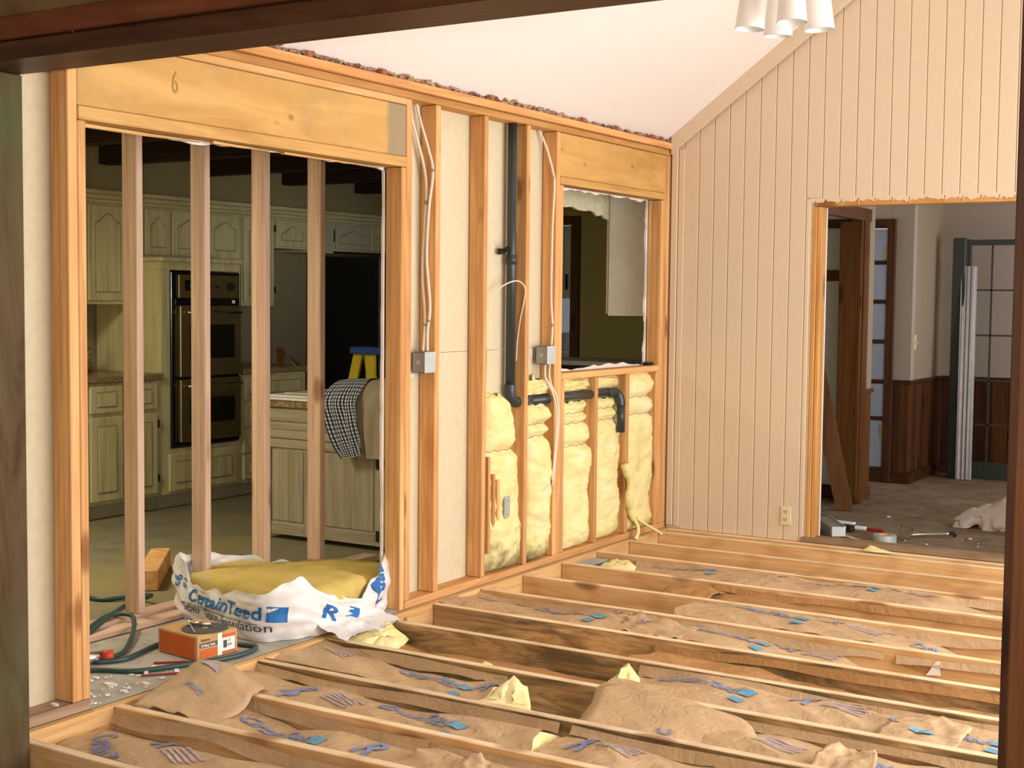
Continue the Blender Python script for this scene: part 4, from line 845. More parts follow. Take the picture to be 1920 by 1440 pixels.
wad('frayed pale tuft of insulation near the ledger in the tenth bay', [(0.22, -1.20, -0.02), (0.20, -1.30, -0.03), (0.30, -1.34, -0.03), (0.42, -1.30, -0.03), (0.40, -1.20, -0.015), (0.30, -1.16, -0.005)], 0.05, seed=5)
wad('small triangular yellow scrap on the rim below the doorway', [(1.33, -0.045, 0.03), (1.30, -0.10, 0.002), (1.38, -0.12, 0.004), (1.50, -0.10, 0.004), (1.40, -0.06, 0.015)], 0.012, seed=6)
tw = thing('joist_notch_scrap', 'white plastic corner over a brown patch painted as a shaded notch on an orange joist', 'scrap', (2.2, -2.25, -0.1))
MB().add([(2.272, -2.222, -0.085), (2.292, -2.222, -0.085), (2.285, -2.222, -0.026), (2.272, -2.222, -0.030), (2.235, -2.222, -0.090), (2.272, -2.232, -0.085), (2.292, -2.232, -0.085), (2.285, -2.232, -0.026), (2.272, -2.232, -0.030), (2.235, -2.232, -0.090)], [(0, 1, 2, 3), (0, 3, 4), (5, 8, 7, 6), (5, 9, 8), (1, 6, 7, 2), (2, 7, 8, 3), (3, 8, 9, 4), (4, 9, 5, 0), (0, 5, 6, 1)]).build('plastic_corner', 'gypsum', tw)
MB().prism([(2.10, -0.062), (2.272, -0.088), (2.272, -0.040), (2.20, -0.036), (2.14, -0.045)], -2.2235, -2.2185, TY).build('notch_shade_patch', 'cardboard', tw)  # flat brown sheet standing in for the shade inside the notch
vg = thing('floor_vent', 'blue grey steel vent sunk beside the ledger in the tenth bay', 'vent', (0.09, -1.2, -0.10))
box('vent_body', 0.045, 0.16, -1.36, -1.04, -0.10, -0.028, plain('vent_blue', (0.13, 0.16, 0.20), 0.5), vg)
for k in range(4): box('vent_slat', 0.06+k*0.026, 0.072+k*0.026, -1.33, -1.07, -0.028, -0.022, 'steelpale', vg)

# ---- bag of fibreglass insulation on the slab
BG = thing('insulation_bag', 'torn white plastic insulation bag with blue lettering full of yellow batts', 'bag', (-0.40, -3.20, 0.002))
path = catmull([(-0.62, -2.62), (-0.86, -3.05), (-0.87, -3.34), (-0.74, -3.45), (-0.45, -3.56), (-0.16, -3.63), (-0.05, -3.55), (0.0, -3.36), (0.0, -3.14), (-0.05, -2.93), (-0.12, -2.72)], 10)
path = np.array(path); arc = np.r_[0, np.cumsum(np.linalg.norm(np.diff(path, axis=0), axis=1))]; LT = arc[-1]
def hprof(s):
    kx = [0, 0.49, 0.78, 0.90, 0.98, 1.04, 1.15, 1.38, 1.58, 1.66, 1.80, 1.97, 2.15, 2.30, 2.50, 2.75]
    kh = [0.10, 0.20, 0.235, 0.275, 0.245, 0.17, 0.155, 0.17, 0.19, 0.235, 0.245, 0.15, 0.125, 0.16, 0.29, 0.25]
    return np.interp(s, kx, kh)
bn = Noise(77)
def bagpt(s, t, off=0.0):
    s = np.asarray(s, float); t = np.asarray(t, float)
    px = np.interp(s, arc, path[:, 0]); py = np.interp(s, arc, path[:, 1])
    d = 0.01; tx = np.interp(s+d, arc, path[:, 0])-np.interp(s-d, arc, path[:, 0]); ty = np.interp(s+d, arc, path[:, 1])-np.interp(s-d, arc, path[:, 1])
    l = np.hypot(tx, ty)+1e-9; nx_, ny_ = -(-ty)/l*-1, -(tx)/l*1
    nx_, ny_ = ty/l*-1, tx/l          # left normal
    nx_, ny_ = -nx_, -ny_             # outward on this path
    h = hprof(s); z = h*t
    bul = 0.035*np.sin(np.pi*np.clip(t, 0, 1)*0.85)+0.016*bn(s*7, t*3)+0.010*bn(s*17+t*5, t*8+4)+0.006*(0.5-abs(bn(s*30, t*12)))+off
    lean = -0.02*t
    return np.stack([px+nx_*(bul+lean), py+ny_*(bul+lean), z+0.004], -1)
ns, ntt = 170, 26
Sg, Tg = np.meshgrid(np.linspace(0, LT, ns), np.linspace(0, 1, ntt), indexing='ij')
rg_ = 0.02*bn(Sg*14, 0*Sg+60); Tg2 = Tg*(1+rg_/hprof(Sg)*Tg)
Pb = bagpt(Sg, Tg2).reshape(-1, 3); Pi = bagpt(Sg, Tg2, -0.003).reshape(-1, 3)
raw('bag_skin', np.vstack([Pb, Pi]).tolist(), grid_faces(ns, ntt)+grid_faces(ns, ntt, ns*ntt, True), 'plastic', BG, True)
def bagtext(geo, mt, s0, t0, size, deg=0, nm='printed_lettering', sy=1.0):
    v, f = geo; a = math.radians(deg); c, sn = math.cos(a), math.sin(a)
    s = s0+size*(v[:, 0]*c-v[:, 1]*sy*sn); zz = t0+size*(v[:, 0]*sn+v[:, 1]*sy*c)
    t = np.clip(zz/np.maximum(hprof(s), 0.02), 0.0, 1.02)
    raw(nm, bagpt(s, t, 0.004).tolist(), f, mt, BG)
bagtext(text_geo(LOGO, True), 'blue', 1.085, 0.098, 0.105, 0, sy=0.70)
bagtext(rect_geo(0.9, 0.75), 'blue', 1.635, 0.092, 0.085, -4, 'printed_bar')
bagtext(rect_geo(6.2, 0.03, 24), 'navy', 1.08, 0.078, 0.085, 0, 'printed_rule')
ws = 1.02
for wd_ in ('Fiber', 'Glass', 'Insulation'): tg = text_geo(wd_); bagtext(tg, 'navy', ws, 0.042, 0.074, 1, sy=0.72); ws += 0.074*(tg[0][:, 0].max()+0.3)
bagtext(text_geo('15', True), 'blue', 0.99, 0.185, 0.055, -90); bagtext(text_geo('93', True), 'blue', 0.93, 0.185, 0.055, -90)
bagtext(text_geo('R', True), 'blue', 1.87, 0.085, 0.15, -22, sy=0.55); bagtext(rect_geo(0.9, 0.5), 'blue', 2.02, 0.06, 0.09, -20, 'printed_bar')
bagtext(rect_geo(0.75, 1.0), 'blue', 2.26, 0.055, 0.11, 6, 'printed_bar'); bagtext(text_geo('eed', True), 'blue', 2.36, 0.10, 0.085, 75)
# crumpled skirt spilling over the ledger
sk = []
for i in range(26):
    u = i/25
    for j in range(10):
        w = j/9; x = 0.0+0.14*w+0.02*float(bn(u*6, w*3+9)); y = -3.42+0.42*u; z = 0.055*(1-w)**1.5*(0.7+0.5*float(bn(u*5+3, 2.0)))+0.008+0.018*abs(float(bn(u*13, w*6)))-0.012*max(0, w-0.55)
        sk.append((x, y, z))
raw('bag_skirt', sk, grid_faces(26, 10), 'plastic', BG, True)
# batts inside the bag
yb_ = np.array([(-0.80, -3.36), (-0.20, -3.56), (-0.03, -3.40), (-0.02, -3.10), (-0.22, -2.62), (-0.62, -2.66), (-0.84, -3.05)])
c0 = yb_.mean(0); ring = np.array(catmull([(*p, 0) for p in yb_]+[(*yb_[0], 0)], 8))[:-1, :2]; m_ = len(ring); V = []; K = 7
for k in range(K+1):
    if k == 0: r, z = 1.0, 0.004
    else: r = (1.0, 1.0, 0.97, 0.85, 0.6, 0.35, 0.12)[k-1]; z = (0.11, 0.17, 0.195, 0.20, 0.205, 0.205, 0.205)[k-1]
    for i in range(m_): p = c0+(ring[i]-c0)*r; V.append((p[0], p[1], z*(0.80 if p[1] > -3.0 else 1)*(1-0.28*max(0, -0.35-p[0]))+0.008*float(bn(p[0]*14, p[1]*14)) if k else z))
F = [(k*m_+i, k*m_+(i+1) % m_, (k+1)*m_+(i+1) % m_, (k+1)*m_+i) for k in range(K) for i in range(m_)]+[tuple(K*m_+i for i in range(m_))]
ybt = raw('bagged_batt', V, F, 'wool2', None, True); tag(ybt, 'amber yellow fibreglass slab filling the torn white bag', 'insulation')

# ---- carton of nails with disc and steel tool on the slab
def nail_carton():
    A = Vector((-0.376, -3.956, 0)); B = Vector((-0.130, -3.986, 0)); Cc = Vector((-0.061, -3.794, 0))
    ex = (B-A).normalized(); ey = (Cc-B); ey = (ey-ex*ey.dot(ex)).normalized(); Lx = (B-A).length; Ly = (Cc-B).length
    T = Matrix((ex, ey, Vector((0, 0, 1)))).transposed().to_4x4(); T.translation = A+Vector((0, 0, 0.003))
    t = thing('nail_carton', 'orange and tan cardboard nail carton on the slab', 'carton', tuple(A))
    hgt = 0.098
    MB().box(0, Lx, 0, Ly, 0, hgt, 0.004, T).build('carton_body', 'carton', t)
    MB().box(0.014, Lx-0.02, -0.0015, 0, 0.006, hgt-0.010, 0, T).build('printed_panel', 'orange', t)
    MB().box(Lx, Lx+0.0015, 0.012, Ly-0.012, 0.008, hgt*0.42, 0, T).build('printed_panel', 'orange', t)
    MB().box(Lx, Lx+0.0018, 0.10, 0.122, 0.004, hgt-0.004, 0, T).build('white_band', 'tag', t)
    MB().box(Lx, Lx+0.0015, 0.123, Ly-0.014, hgt*0.62, hgt-0.014, 0, T).build('printed_panel', 'orange', t)
    MB().box(Lx, Lx+0.0024, 0.122, Ly-0.018, 0.018, hgt*0.72, 0, T).build('white_label', 'tag', t)
    MB().box(Lx+0.002, Lx+0.0034, 0.128, 0.146, 0.030, hgt*0.62, 0, T).build('nail_picture', 'disc', t)
    MB().box(Lx, Lx+0.0022, 0.012, 0.099, hgt*0.50, hgt*0.68, 0, T).build('name_strip', 'disc', t)
    TT = T @ Matrix.Translation((Lx+0.0026, 0, 0)) @ Matrix(((0, 0, 1, 0), (1, 0, 0, 0), (0, 1, 0, 0), (0, 0, 0, 1)))
    def txt(s, y, z, size, mt):
        v, f = text_geo(s, True); raw('printed_lettering', [tuple(TT @ Vector((y+size*p[0], z+size*p[1], 0.0006))) for p in v], f, mt, t)
    txt('Drilling Nails', 0.016, hgt*0.54, 0.0135, 'tag'); txt('Paslode', 0.018, hgt*0.76, 0.014, 'black_ink'); txt('12', 0.150, hgt*0.55, 0.014, 'disc'); txt('875', 0.150, hgt*0.36, 0.014, 'disc')
    return T, Lx, Ly, hgt
T, Lx, Ly, hg = nail_carton()
d = MB(); c_ = T @ Vector((Lx*0.66, Ly*0.52, hg+0.001)); d.cyl(c_, c_+Vector((0, 0, 0.003)), 0.092, 40); dk = d.build('cutting_disc', 'disc', None); tag(dk, 'thin dark grey cutting disc lying on the nail carton', 'disc')
MB().cyl(c_+Vector((0, 0, 0.003)), c_+Vector((0, 0, 0.004)), 0.012, 20).build('arbor_hole', 'carton', dk)
tl = thing('steel_latch', 'bright steel latch lying on top of the nail carton', 'tool', tuple(T @ Vector((Lx*0.5, Ly*0.4, hg+0.006))))
def tp(x, y, z): return tuple(T @ Vector((Lx*x, Ly*y, hg+z)))
MB().cyl(tp(0.36, 0.42, 0.016), tp(0.70, 0.62, 0.016), 0.0075, 12).build('barrel', 'chrome', tl, True)
MB().cyl(tp(0.38, 0.38, 0.006), tp(0.34, 0.46, 0.028), 0.006, 10).build('pivot', 'chrome', tl, True)
MB().cyl(tp(0.38, 0.42, 0.012), tp(0.78, 0.14, 0.006), 0.004, 10).build('arm', 'zinc', tl, True)
# ---- hose, tube, rods, debris on the slab
hz_ = 0.011
hs = MB().tube(catmull([(-1.40, -3.46, hz_), (-1.26, -3.46, hz_), (-1.16, -3.36, 0.02), (-1.02, -3.38, 0.045), (-0.93, -3.60, 0.058), (-0.80, -3.86, 0.05), (-0.72, -4.06, hz_), (-0.66, -4.25, hz_), (-0.62, -4.50, hz_)], 10), 0.0105, 10)
hs.tube(catmull([(-0.62, -4.42, hz_), (-0.72, -4.10, 0.02), (-0.80, -3.90, 0.05), (-0.84, -3.78, 0.055), (-0.76, -3.74, 0.055), (-0.64, -3.84, 0.03), (-0.50, -4.00, 0.016), (-0.44, -4.10, hz_), (-0.44, -4.22, hz_), (-0.40, -4.20, hz_), (-0.37, -4.12, hz_), (-0.42, -3.94, hz_), (-0.44, -3.80, hz_)], 10), 0.0105, 10)
hs.tube(catmull([(-0.46, -4.42, hz_), (-0.33, -4.30, hz_), (-0.20, -4.23, hz_), (-0.12, -4.08, hz_), (-0.055, -3.93, hz_), (-0.04, -3.80, hz_), (-0.075, -3.71, hz_), (-0.14, -3.715, hz_), (-0.19, -3.72, hz_)], 10), 0.0105, 10)
tag(hs.build('air_hose', 'hose', None, True), 'dark green air hose looping across the slab', 'hose')
ct = thing('caulk_tube', 'silver and black tube with red cap behind the left stud', 'tube', (-0.45, -4.24, 0.02))
MB().cyl((-0.49, -4.32, 0.026), (-0.428, -4.20, 0.026), 0.022, 18).build('tube_body', 'chrome', ct, True); MB().cyl((-0.428, -4.20, 0.026), (-0.405, -4.165, 0.026), 0.024, 18).build('cap', 'red', ct, True)
for lab, a, b_ in (('thin dark metal rod nearest the nail carton', (-0.245, -4.104), (-0.13, -4.00)), ('middle thin dark metal rod on the slab', (-0.21, -4.16), (-0.10, -4.04)), ('thin dark metal rod nearest the ledger', (-0.150, -4.257), (-0.035, -4.125))):
    tag(MB().cyl((*a, 0.007), (*b_, 0.007), 0.0042, 8).build('metal_rod', 'darkred', None), lab, 'rod', 'dark rods on the slab')
dr = MB(); r3 = random.Random(9)
for i in range(70):
    x = -0.28+0.27*r3.random()**0.7; y = -4.62+0.5*r3.random(); s = 0.002+0.006*r3.random()**2
    T2 = Matrix.Translation((x, y, 0.003+s*0.5)) @ Matrix.Rotation(r3.random()*3, 4, 'Z'); dr.box(-s*1.6, s*1.6, -s, s, -s*.5, s*.5, 0, T2)
for i in range(16):
    x = 0.95+1.2*r3.random(); y = 0.15+1.3*r3.random(); s = 0.002+0.005*r3.random()**2
    dr.box(x-s*1.5, x+s*1.5, y-s, y+s, 0.0005, s)
do = dr.build('plaster_crumbs', 'gypsum', None); tag(do, 'scattered white plaster crumbs on the floors', 'debris'); do['kind'] = 'stuff'
for lab, (x, y, s) in (('larger white plaster chip on the slab by the left stud', (-0.16, -4.40, 0.03)), ('rounded white plaster chip on the slab', (-0.06, -4.32, 0.018)), ('white plaster chip on the dusty sole plate', (-0.03, -4.76, 0.016))):
    zb_ = 0.039 if y < -4.65 else 0.002
    tag(MB().prism([(x+s*math.cos(a)*(1+.3*math.sin(3*a)), y+s*.5*math.sin(a)) for a in np.linspace(0, 5.6, 8)], zb_, zb_+0.008).build('plaster_chip', 'gypsum', None), lab, 'debris', 'white plaster chips')
bx_ = MB().box(-0.30, 0.30, -0.05, 0.05, 0, 0.10, 0.003, Matrix.Translation((-1.45, -2.95, 0.002)) @ Matrix.Rotation(math.radians(-50), 4, 'Z')).build('wood_offcut', W_stud('x'), None); tag(bx_, 'square wooden offcut on the kitchen floor behind the bag', 'wood block')

# ================================================================== KITCHEN THINGS
XB, XU = -3.05, -3.35         # fronts of base run and of wall cabinets
TX = Matrix(((0, 0, 1, 0), (1, 0, 0, 0), (0, 1, 0, 0), (0, 0, 0, 1)))    # local (u,v,w) -> (x=w, y=u, z=v)
def arch_poly(y0, y1, z0, z1, arch):
    if not arch: return [(y0, z0), (y1, z0), (y1, z1), (y0, z1)]
    w = y1-y0; c = (y0+y1)/2; P = [(y0, z0), (y1, z0), (y1, z1-arch)]
    for k in range(1, 12):
        t = k/12; y = y1-w*t; P.append((y, z1-arch+arch*(0.5-0.5*math.cos(2*math.pi*t))))
    P.append((y0, z1-arch)); return P
def cab_door(par, y0, y1, z0, z1, xf, arch=0.0, name='door', mat='cab', hinge=None):
    d = MB().box(xf, xf+0.018, y0+0.004, y1-0.004, z0+0.004, z1-0.004, 0.004).build(name, mat, par)
    e = min(0.055, (y1-y0)*0.2); ez = min(0.055, (z1-z0)*0.22)
    MB().prism(arch_poly(y0+e, y1-e, z0+ez, z1-ez, arch), xf+0.0175, xf+0.0195, TX).build('panel_groove', plain('groove_%s' % name, (0.30, 0.255, 0.13), 0.7), d)
    MB().prism(arch_poly(y0+e+0.008, y1-e-0.008, z0+ez+0.008, z1-ez-0.008, arch), xf+0.018, xf+0.0245, TX).build('raised_panel', mat, d)
    if hinge:
        for z in (z0+0.08, z1-0.10): MB().box(xf+0.010, xf+0.024, hinge-0.006, hinge+0.006, z, z+0.05, 0.002).build('hinge', 'iron', d)
    return d
def cabinet(name, label, y0, y1, z0, z1, xf, depth, doors, group, mat='cab', toe=False):
    t = thing(name, label, 'cabinet', (xf-depth/2, (y0+y1)/2, z0), group)
    MB().box(xf-depth, xf, y0+0.001, y1-0.001, z0+(0.10 if toe else 0), z1, 0.0).build('body', mat, t)
    if toe: box('toe_kick', xf-depth, xf-0.07, y0+0.001, y1-0.001, z0+0.002, z0+0.0995, 'cabgrey', t)
    for d in doors: cab_door(t, *d[:4], xf, *d[4:])
    return t
# wall cabinets
G1 = 'limed wall cabinets along the back of the kitchen'
cabinet('wall_cabinet', 'tall limed wall cabinet with arched door left of the oven', -1.72, -1.235, 1.37, 2.03, XU, 0.325, [(-1.71, -1.385, 1.39, 2.02, 0.06), (-1.38, -1.24, 1.39, 2.02, 0.0)], G1)
cabinet('wall_cabinet', 'limed wall cabinet leftmost beside the tall one', -2.55, -1.725, 1.37, 2.03, XU, 0.325, [(-2.54, -2.14, 1.39, 2.02, 0.06), (-2.13, -1.73, 1.39, 2.02, 0.06)], G1)
cabinet('wall_cabinet', 'short limed wall cabinet with arched doors above the oven', -1.23, -0.27, 1.69, 2.03, XU, 0.325, [(-1.22, -0.985, 1.70, 2.02, 0.05), (-0.975, -0.635, 1.70, 2.02, 0.05), (-0.625, -0.28, 1.70, 2.02, 0.05)], G1)
cabinet('wall_cabinet', 'narrow tall limed wall cabinet right of the oven', -0.265, 0.09, 1.36, 2.03, XU, 0.325, [(-0.255, 0.08, 1.375, 2.02, 0.05, 'door', 'cab', 0.086)], G1)
cabinet('wall_cabinet', 'low limed wall cabinet with arched door beside the refrigerator top', 0.095, 0.49, 1.80, 2.03, XU, 0.325, [(0.105, 0.485, 1.81, 2.02, 0.06)], G1)
cabinet('wall_cabinet', 'low wall cabinet with grey unpainted door over the refrigerator', 0.495, 0.80, 1.78, 2.03, XU, 0.325, [(0.50, 0.795, 1.79, 2.02, 0.0, 'door', 'cabgrey', 0.79)], G1)
cabinet('wall_cabinet', 'last low pale wall cabinet over the refrigerator', 0.805, 1.75, 1.80, 2.03, XU, 0.325, [(0.815, 1.27, 1.81, 2.02, 0.05, 'door', 'cabgrey'), (1.28, 1.74, 1.81, 2.02, 0.05)], G1)
cr = MB()
for k, (dx, z0, z1) in enumerate(((0.02, 2.031, 2.055), (0.038, 2.056, 2.085), (0.055, 2.086, 2.114))): cr.box(XU-0.3, XU+dx, -2.55, 1.75, z0, z1, 0.004)
tag(cr.build('crown_moulding', washed('limed_cabinet', 'y', (0.60, 0.545, 0.30), (0.42, 0.355, 0.18)), None), 'pale stepped moulding along the tops of the wall cabinets', 'moulding')
# oven tower
ot = thing('oven_cabinet', 'limed tall cabinet housing the double oven', 'cabinet', (-3.35, -0.97, 0.0))
MB().box(-3.67, XB, -1.35, -0.60, 0.10, 0.405).box(-3.67, XB, -1.35, -1.275, 0.406, 1.60).box(-3.67, XB, -0.615, -0.60, 0.406, 1.60).box(-3.67, XB, -1.35, -0.60, 1.601, 1.655).build('body', 'cab', ot)
box('ledge', -3.67, XB+0.03, -1.37, -0.58, 1.656, 1.685, 'cab', ot, 0.005)
box('toe_kick', -3.67, XB-0.06, -1.35, -0.60, 0.002, 0.099, 'cabgrey', ot)
cab_door(ot, -1.30, -0.65, 0.115, 0.375, XB, 0, 'drawer')
ov = thing('double_oven', 'black and steel double wall oven with two glass doors', 'oven', (-3.2, -0.95, 0.41))
box('oven_frame', -3.60, XB+0.012, -1.272, -0.618, 0.415, 1.592, 'ovenblack', ov, 0.004)
cp = box('control_panel', XB+0.012, XB+0.026, -1.215, -0.640, 1.415, 1.572, 'ovensteel', ov, 0.003)
box('display', XB+0.026, XB+0.029, -1.165, -0.985, 1.465, 1.535, 'ovenblack', cp); 
dv, df = text_geo('12:00', True); raw('clock_digits', [(XB+0.030, -1.125+0.036*p[0], 1.487+0.036*p[1]) for p in dv], df, 'glow', cp)
for y in (-0.87, -0.735): MB().cyl((XB+0.026, y, 1.495), (XB+0.05, y, 1.495), 0.030 if y > -0.8 else 0.008, 18).build('knob', 'iron', cp)
box('badge_strip', XB+0.012, XB+0.018, -1.235, -0.632, 1.370, 1.408, 'ovenblack', ov)
box('sticker', XB+0.018, XB+0.020, -0.700, -0.672, 1.380, 1.402, 'tag', ov)
for z0, z1 in ((0.885, 1.365), (0.445, 0.868)):
    d = box('oven_door', XB+0.012, XB+0.040, -1.215, -0.632, z0, z1, 'ovensteel', ov, 0.004)
    box('door_glass', XB+0.040, XB+0.043, -1.135, -0.700, z0+0.12, z1-0.13, 'ovenblack', d)
    MB().cyl((XB+0.075, -1.18, z1-0.045), (XB+0.075, -0.665, z1-0.045), 0.011, 12).cyl((XB+0.04, -1.16, z1-0.045), (XB+0.075, -1.16, z1-0.045), 0.009, 8).cyl((XB+0.04, -0.685, z1-0.045), (XB+0.075, -0.685, z1-0.045), 0.009, 8).build('handle', 'chrome', d, True)
# base cabinets
G2 = 'limed base cabinets along the back of the kitchen'
cabinet('base_cabinet', 'limed base cabinet with drawer and hinged doors left of the oven', -1.98, -1.355, 0.0, 0.872, XB, 0.60, [(-1.97, -1.70, 0.12, 0.66, 0, 'door', 'cab'), (-1.69, -1.40, 0.12, 0.66, 0, 'door', 'cab', -1.395), (-1.97, -1.70, 0.68, 0.86, 0, 'drawer'), (-1.69, -1.40, 0.68, 0.86, 0, 'drawer')], G2, toe=True)
cabinet('base_cabinet', 'limed base cabinet at the far left behind the first fresh stud', -2.75, -1.985, 0.0, 0.872, XB, 0.60, [(-2.74, -2.37, 0.12, 0.66, 0), (-2.36, -1.99, 0.12, 0.66, 0), (-2.74, -2.37, 0.68, 0.86, 0, 'drawer'), (-2.36, -1.99, 0.68, 0.86, 0, 'drawer')], G2, toe=True)
cabinet('base_cabinet', 'limed drawer cabinet between the oven and the refrigerator', -0.595, 0.10, 0.0, 0.872, XB, 0.60, [(-0.585, 0.09, 0.69, 0.86, 0, 'drawer'), (-0.585, 0.09, 0.50, 0.68, 0, 'drawer'), (-0.585, 0.09, 0.31, 0.49, 0, 'drawer'), (-0.585, 0.09, 0.12, 0.30, 0, 'drawer')], G2, toe=True)
tag(box('countertop', -3.675, XB+0.03, -2.77, -1.355, 0.876, 0.918, 'granite', None, 0.005), 'speckled brown stone countertop left of the oven', 'countertop', 'stone worktops')
tag(box('countertop', -3.675, XB+0.03, -0.595, 0.12, 0.876, 0.918, 'granite', None, 0.005), 'speckled brown stone countertop beside the refrigerator', 'countertop', 'stone worktops')
can = MB().cyl((-3.45, -1.66, 0.919), (-3.45, -1.66, 1.07), 0.055, 20).cyl((-3.45, -1.66, 1.071), (-3.45, -1.66, 1.09), 0.05, 20); tag(can.build('canister', 'granite', None, True), 'brown speckled canister on the left countertop', 'canister')
can = MB().cyl((-3.40, -0.44, 0.919), (-3.40, -0.44, 1.02), 0.05, 20, 0.06); tag(can.build('clay_pot', 'brick', None, True), 'small reddish pot on the countertop right of the oven', 'pot')
wr = thing('folding_rule', 'slim brown wooden slats leaning on the countertop by the refrigerator', 'tool', (-2.96, -0.13, 0.92))
MB().tube([(-3.02, -0.245, 1.06), (-3.00, -0.02, 0.926)], 0.011, 4).build('slat', W_plank('y'), wr); MB().tube([(-2.99, -0.225, 1.045), (-2.97, -0.10, 0.925)], 0.008, 4).build('slat', 'brass', wr)
box('rest', -3.02, -2.98, -0.25, -0.22, 0.919, 1.055, W_plank('z'), wr)
rf = thing('refrigerator', 'black refrigerator standing right of the base cabinets', 'refrigerator', (-3.25, 1.3, 0.0))
box('cabinet_shell', -3.66, -2.92, 0.85, 1.72, 0.02, 1.757, 'fridge', rf, 0.008); box('door', -2.915, -2.85, 0.85, 1.28, 0.05, 1.75, 'fridge', rf, 0.01); box('door', -2.915, -2.85, 1.285, 1.72, 0.05, 1.75, 'fridge', rf, 0.01)
for y in (1.24, 1.33): MB().cyl((-2.82, y, 0.7), (-2.82, y, 1.5), 0.012, 10).build('handle', 'iron', rf)
# island
IY = -1.72
isl = thing('island_cabinet', 'weathered limed island cabinet with framed end panels', 'cabinet', (-1.2, -1.35, 0.0))
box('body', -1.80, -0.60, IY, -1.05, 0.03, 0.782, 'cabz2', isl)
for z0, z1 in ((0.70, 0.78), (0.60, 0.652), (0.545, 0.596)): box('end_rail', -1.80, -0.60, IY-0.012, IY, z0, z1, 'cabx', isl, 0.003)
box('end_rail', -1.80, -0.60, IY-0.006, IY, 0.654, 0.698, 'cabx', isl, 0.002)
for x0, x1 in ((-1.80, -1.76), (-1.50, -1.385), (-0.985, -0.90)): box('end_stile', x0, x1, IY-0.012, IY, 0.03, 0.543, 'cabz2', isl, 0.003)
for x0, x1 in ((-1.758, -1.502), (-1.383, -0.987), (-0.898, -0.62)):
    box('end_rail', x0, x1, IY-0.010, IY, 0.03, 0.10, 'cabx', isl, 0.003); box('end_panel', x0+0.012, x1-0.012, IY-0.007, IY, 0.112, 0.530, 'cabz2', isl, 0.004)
for z in (0.06, 0.47): box('hinge', -0.972, -0.955, IY-0.02, IY-0.012, z, z+0.06, 'iron', isl)
tag(box('countertop', -1.84, -0.56, IY-0.03, -1.02, 0.784, 0.826, 'granite', None, 0.005), 'speckled stone top on the island', 'countertop', 'stone worktops')
G3 = 'pale board sheets stacked on the island'
tag(box('board_sheet', -1.82, -1.10, IY-0.04, -1.10, 0.828, 0.842, 'gypsum', None, 0.002), 'lowest pale board sheet on the island', 'board', G3)
tag(box('board_sheet', -1.78, -1.06, IY-0.02, -1.12, 0.844, 0.857, 'appliance', None, 0.002), 'middle pale board sheet on the island', 'board', G3)
tag(box('board_sheet', -1.68, -1.02, IY+0.02, -1.14, 0.859, 0.870, plain('cream_sheet', (0.55, 0.48, 0.26), 0.7), None, 0.002), 'cream board sheet topmost of the island stack', 'board', G3)
# shirt and cloth draped over the island corner
def drape(name, L, Rr, mat, label, cat, seed, uv=False):
    n = 26; m = 22; Ls = np.array(catmull(L, 10)); Rs = np.array(catmull(Rr, 10)); k = len(Ls); nn = Noise(seed); V = []; U = []
    for i in range(k):
        for j in range(m):
            s = j/(m-1); t = i/(k-1); p = Ls[i]*(1-s)+Rs[i]*s; f = 0.016*math.sin(s*9+t*2.5)*min(1, t*2.2)+0.012*float(nn(s*4, t*4))
            V.append((p[0], p[1]-abs(f)-0.006, p[2]+0.004*float(nn(s*6, t*6+9)))); U.append((s*(0.75+0.25*(1-t)), t))
    nq = len(V); V2 = [(a, b+0.003, c) for a, b, c in V]; F = grid_faces(k, m)+grid_faces(k, m, nq, True)
    return tag(raw(name, V+V2, F, mat, None, True, uvs=U+U), label, cat)
drape('plaid_shirt', [(-1.22, -1.50, 0.93), (-1.26, -1.68, 0.962), (-1.305, -1.79, 0.86), (-1.275, -1.80, 0.74), (-1.21, -1.80, 0.60), (-1.165, -1.80, 0.52)], [(-1.02, -1.50, 0.93), (-1.05, -1.68, 0.975), (-1.05, -1.79, 0.87), (-1.045, -1.80, 0.76), (-1.025, -1.80, 0.64), (-1.015, -1.80, 0.555)], 'plaid', 'navy and white checked shirt draped over the island corner', 'shirt', 31)
drape('canvas_cloth', [(-1.07, -1.47, 0.92), (-1.07, -1.66, 0.968), (-1.08, -1.765, 0.86), (-1.07, -1.775, 0.70), (-1.05, -1.775, 0.53)], [(-0.80, -1.47, 0.92), (-0.80, -1.66, 0.975), (-0.78, -1.765, 0.86), (-0.80, -1.775, 0.70), (-0.80, -1.775, 0.54)], plain('canvas', (0.36, 0.29, 0.20), 0.9), 'tan canvas cloth hanging under the checked shirt', 'cloth', 32)
tag(box('tool_tote', -1.24, -0.80, -1.66, -1.30, 0.872, 0.955, 'carton', None, 0.01), 'tan carton under the checked shirt on the island', 'carton')
